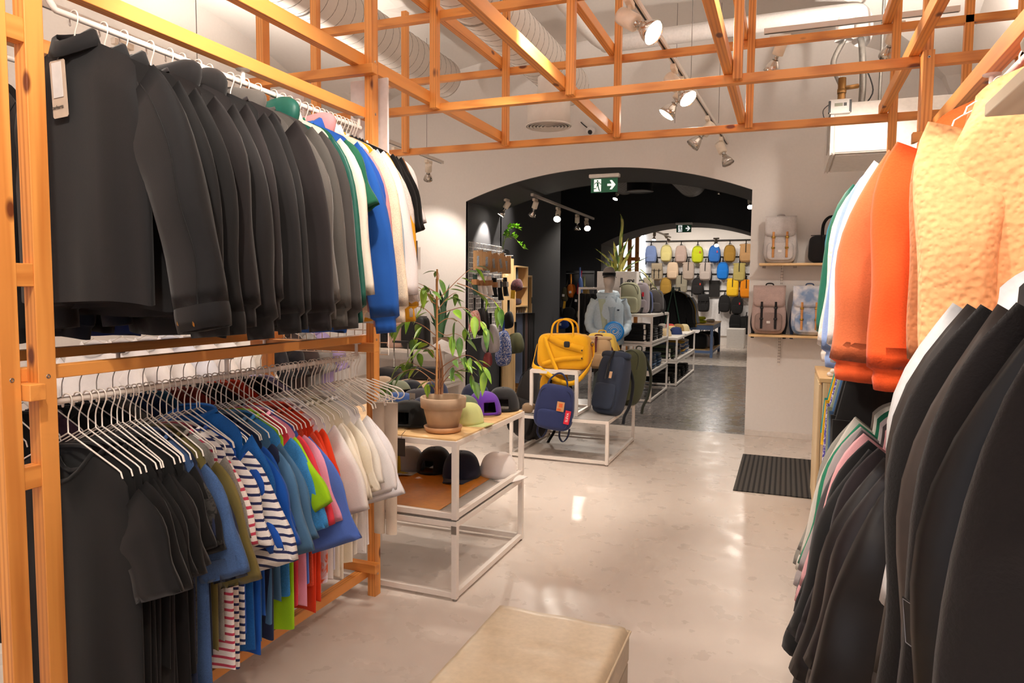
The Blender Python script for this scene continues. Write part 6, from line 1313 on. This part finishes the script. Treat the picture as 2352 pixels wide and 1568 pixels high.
lamp('lit spotlight half covered by the timber beam', TC(5.25), (-.55, -.2, -.8), power=P_, size=1.25)
lamp('unlit glass spotlight on the middle track', TC(6.45), (-.6, -.2, -.7), on=False, size=1.25)
lamp('unlit glass spotlight at the far end of the middle track', TC(7.35), (.4, -.2, -.85), on=False, size=1.2)
for i, (y, aim) in enumerate(((.6, (-.7, .45, -.6)), (1.1, (.72, .4, -.55)), (1.7, (-.72, .3, -.62)), (2.3, (.7, .2, -.66)), (2.8, (-.5, .45, -.75)))):
    lamp('spotlight of the middle track over the bench, %s from the shop front' % ORD[i], TC(y), aim, power=P_, size=1.2, group='spotlights over the bench')
a_, b_ = at_z(888, 322, 2.92), at_z(1016, 373, 2.92)
dd = (b_ - a_).normalized(); track('white lighting track by the wall left of the arch'.replace('left of', 'next to'), tuple(a_ - dd * 4.2), tuple(b_))
WT = lambda s: a_ + (b_ - a_) * s + Vector((0, 0, -.016))
lamp('lit spotlight glowing behind the timber beam over the rack end', WT(.15), (.35, -.55, -.75), power=P_ * .8, adir=dd)
lamp('lit spotlight over the luggage shelf', WT(.72), (-.35, .6, -.7), power=P_ * .7, adir=dd)
for i, s in enumerate((-1.2, -2.4, -3.4)): lamp('spotlight of the wall track hidden behind the rack, %s from the plant' % ORD[i], WT(s), ((.5, .5, -.7), (.5, -.3, -.8), (-.5, .1, -.8))[i], power=P_ * .8, adir=dd, group='wall track spotlights')
track('white lighting track above the wall rack', (.2, -.6, 3.0), (.2, 3.2, 3.0))
for i, (y, aim) in enumerate(((-.3, (.35, .7, -.6)), (.5, (-.6, .5, -.6)), (1.4, (.3, .5, -.8)), (2.6, (-.75, .25, -.6)))):
    lamp('spotlight above the wall rack, %s from the shop front' % ORD[i], (.2, y, 2.984), aim, power=P_ * .45, group='spotlights above the wall rack')
track('white lighting track lighting the bag shelves', (-.2, 5.0, 3.2), (.9, 5.0, 3.2))
for i, (x, aim) in enumerate(((-.1, (-.35, .35, -.85)), (.55, (-.1, .85, -.55)))): lamp('spotlight aimed at the bag shelves, %s from the arch axis' % ORD[i], (x, 5.0, 3.184), aim, power=P_ * .8, adir=(1, 0, 0), group='bag shelf spotlights')
for i, (x, y) in enumerate(((-4.4, 2.2), (-4.4, 4.6), (-3.0, .4), (.9, -1.0), (-1.2, -2.0), (1.15, 5.4))):  # unseen upward lamps, added to brighten the vaulted ceiling
    lamp('added upward spotlight washing the vault, %s around the room' % ORD[i], (x, y, 3.0), (.25 if x < -1 else -.25, .1, .9), power=P_ * 2.6, group='added spotlights washing the vault', spread=150)
# room behind the arch
za = 2.70; a2, b2 = at_z(1222, 447, za), at_z(1363, 502, za); d2 = (b2 - a2).normalized()
track('pale lighting track in the dark room beyond the arch', tuple(a2), tuple(b2))
for i, (s, aim, on_, nm) in enumerate(((-.12, (-.5, -.2, -.85), True, 'lit spotlight at the near end of the dark room track'), (.04, (-.4, .3, -.85), True, 'second lit spotlight of the dark room track'), (.36, (.15, -.75, -.62), True, 'bright starry spotlight facing the archway'), (.68, (-.1, .3, -.95), False, 'unlit spotlight of the dark room track'), (.86, (.3, -.7, -.6), True, 'lit spotlight at the far end of the dark room track'))):
    lamp(nm, a2 + (b2 - a2) * max(s, .01) + Vector((-.35 if s < .0 else 0, 0, -.016)), aim, on_, power=P_ * 1.2, adir=d2)
for i, (x, y, aim) in enumerate(((-1.0, 9.6, (-.2, .3, -.9)), (-.6, 11.5, (-.5, .4, -.8)), (-1.2, 13.6, (-.3, .2, -.9)), (-3.2, 13.9, (-.2, -.45, -.85)), (-2.9, 9.3, (-.75, -.1, -.65)))):
    lamp('spotlight under the black ceiling, %s along the room' % ORD[i], (x, y, 3.55), aim, power=P_ * 2.2, group='spotlights under the black ceiling', spread=85)
duct('dark spiral duct beyond the arch', -2.55, 3.33, .24, 8.95, 11.6, '5a5653', '2c2a2a'); duct('second dark spiral duct beyond the arch', -1.55, 3.33, .24, 8.95, 12.2, '5a5653', '2c2a2a')
d3 = thing('round_diffuser', 'black round ceiling diffuser beyond the arch', 'air diffuser', (-2.03, 10.2, 2.93))
obj('drum', MB().lathe([(.18, .0), (.18, .2), (.11, .22), (.11, .5)], 36), plain('2c2c2e', .5), d3); obj('rim', MB().lathe([(.19, .0), (.2, .006), (.18, .014), (.05, .01), (.05, .0)], 36, cap=False), plain('6d6762', .5), d3)
# back room
track('lighting track of the bright back room', tuple(at_y(1500, 528, 16.8)), tuple(at_y(1540, 545, 18.6)))
for nm, px, py, Y, aim, on_ in (('lit spotlight of the back room nearest the timber posts', 1477, 530, 16.6, (-.2, -.4, -.8), True), ('second lit spotlight of the back room', 1503, 540, 17.4, (.0, -.3, -.8), True), ('third spotlight of the back room', 1530, 545, 18.4, (.4, .5, -.7), True), ('spotlight shining before the blue backpack', 1645, 556, 17.0, (.1, -.6, -.6), True), ('glimpse of a spotlight at the arch edge', 1722, 466, 13.0, (.1, -.6, -.6), True)):
    q = at_y(px, py, Y); lamp(nm, (q.x, q.y, q.z + .12), aim, on_, power=P_ * .7, adir=(1, 0, 0))
for i, (x, y) in enumerate(((-4, 18.2), (-2.6, 18.6), (-1.2, 18.4), (-.2, 18.6), (-3.4, 19.0), (-1.9, 19.0))):  # extra overhead lamps out of view, added to light the back room
    lamp('added spotlight aimed at the backpack wall, %s along the row' % ORD[i], (x, y, 3.9), (0, .75, -.7), power=P_ * .8, group='added backpack wall spotlights', adir=(1, 0, 0), spread=95)
# daylight from the shop front behind the camera
wd = bpy.data.worlds.new('world'); SC.world = wd; wd.use_nodes = True
wd.node_tree.nodes['Background'].inputs['Color'].default_value = (.95, .93, 1.0, 1); wd.node_tree.nodes['Background'].inputs['Strength'].default_value = 1.0
SC.view_settings.view_transform = 'Standard'; SC.view_settings.look = 'None'; SC.view_settings.gamma = 1; SC.view_settings.exposure = 0.12; SC.view_settings.use_curve_mapping = False
try:
    SC.cycles.use_denoising = True; SC.cycles.denoiser = 'OPENIMAGEDENOISE'
    SC.cycles.max_bounces = 10; SC.cycles.diffuse_bounces = 5; SC.cycles.sample_clamp_indirect = 6.0; SC.cycles.caustics_reflective = False; SC.cycles.caustics_refractive = False
except Exception as e: print(e)
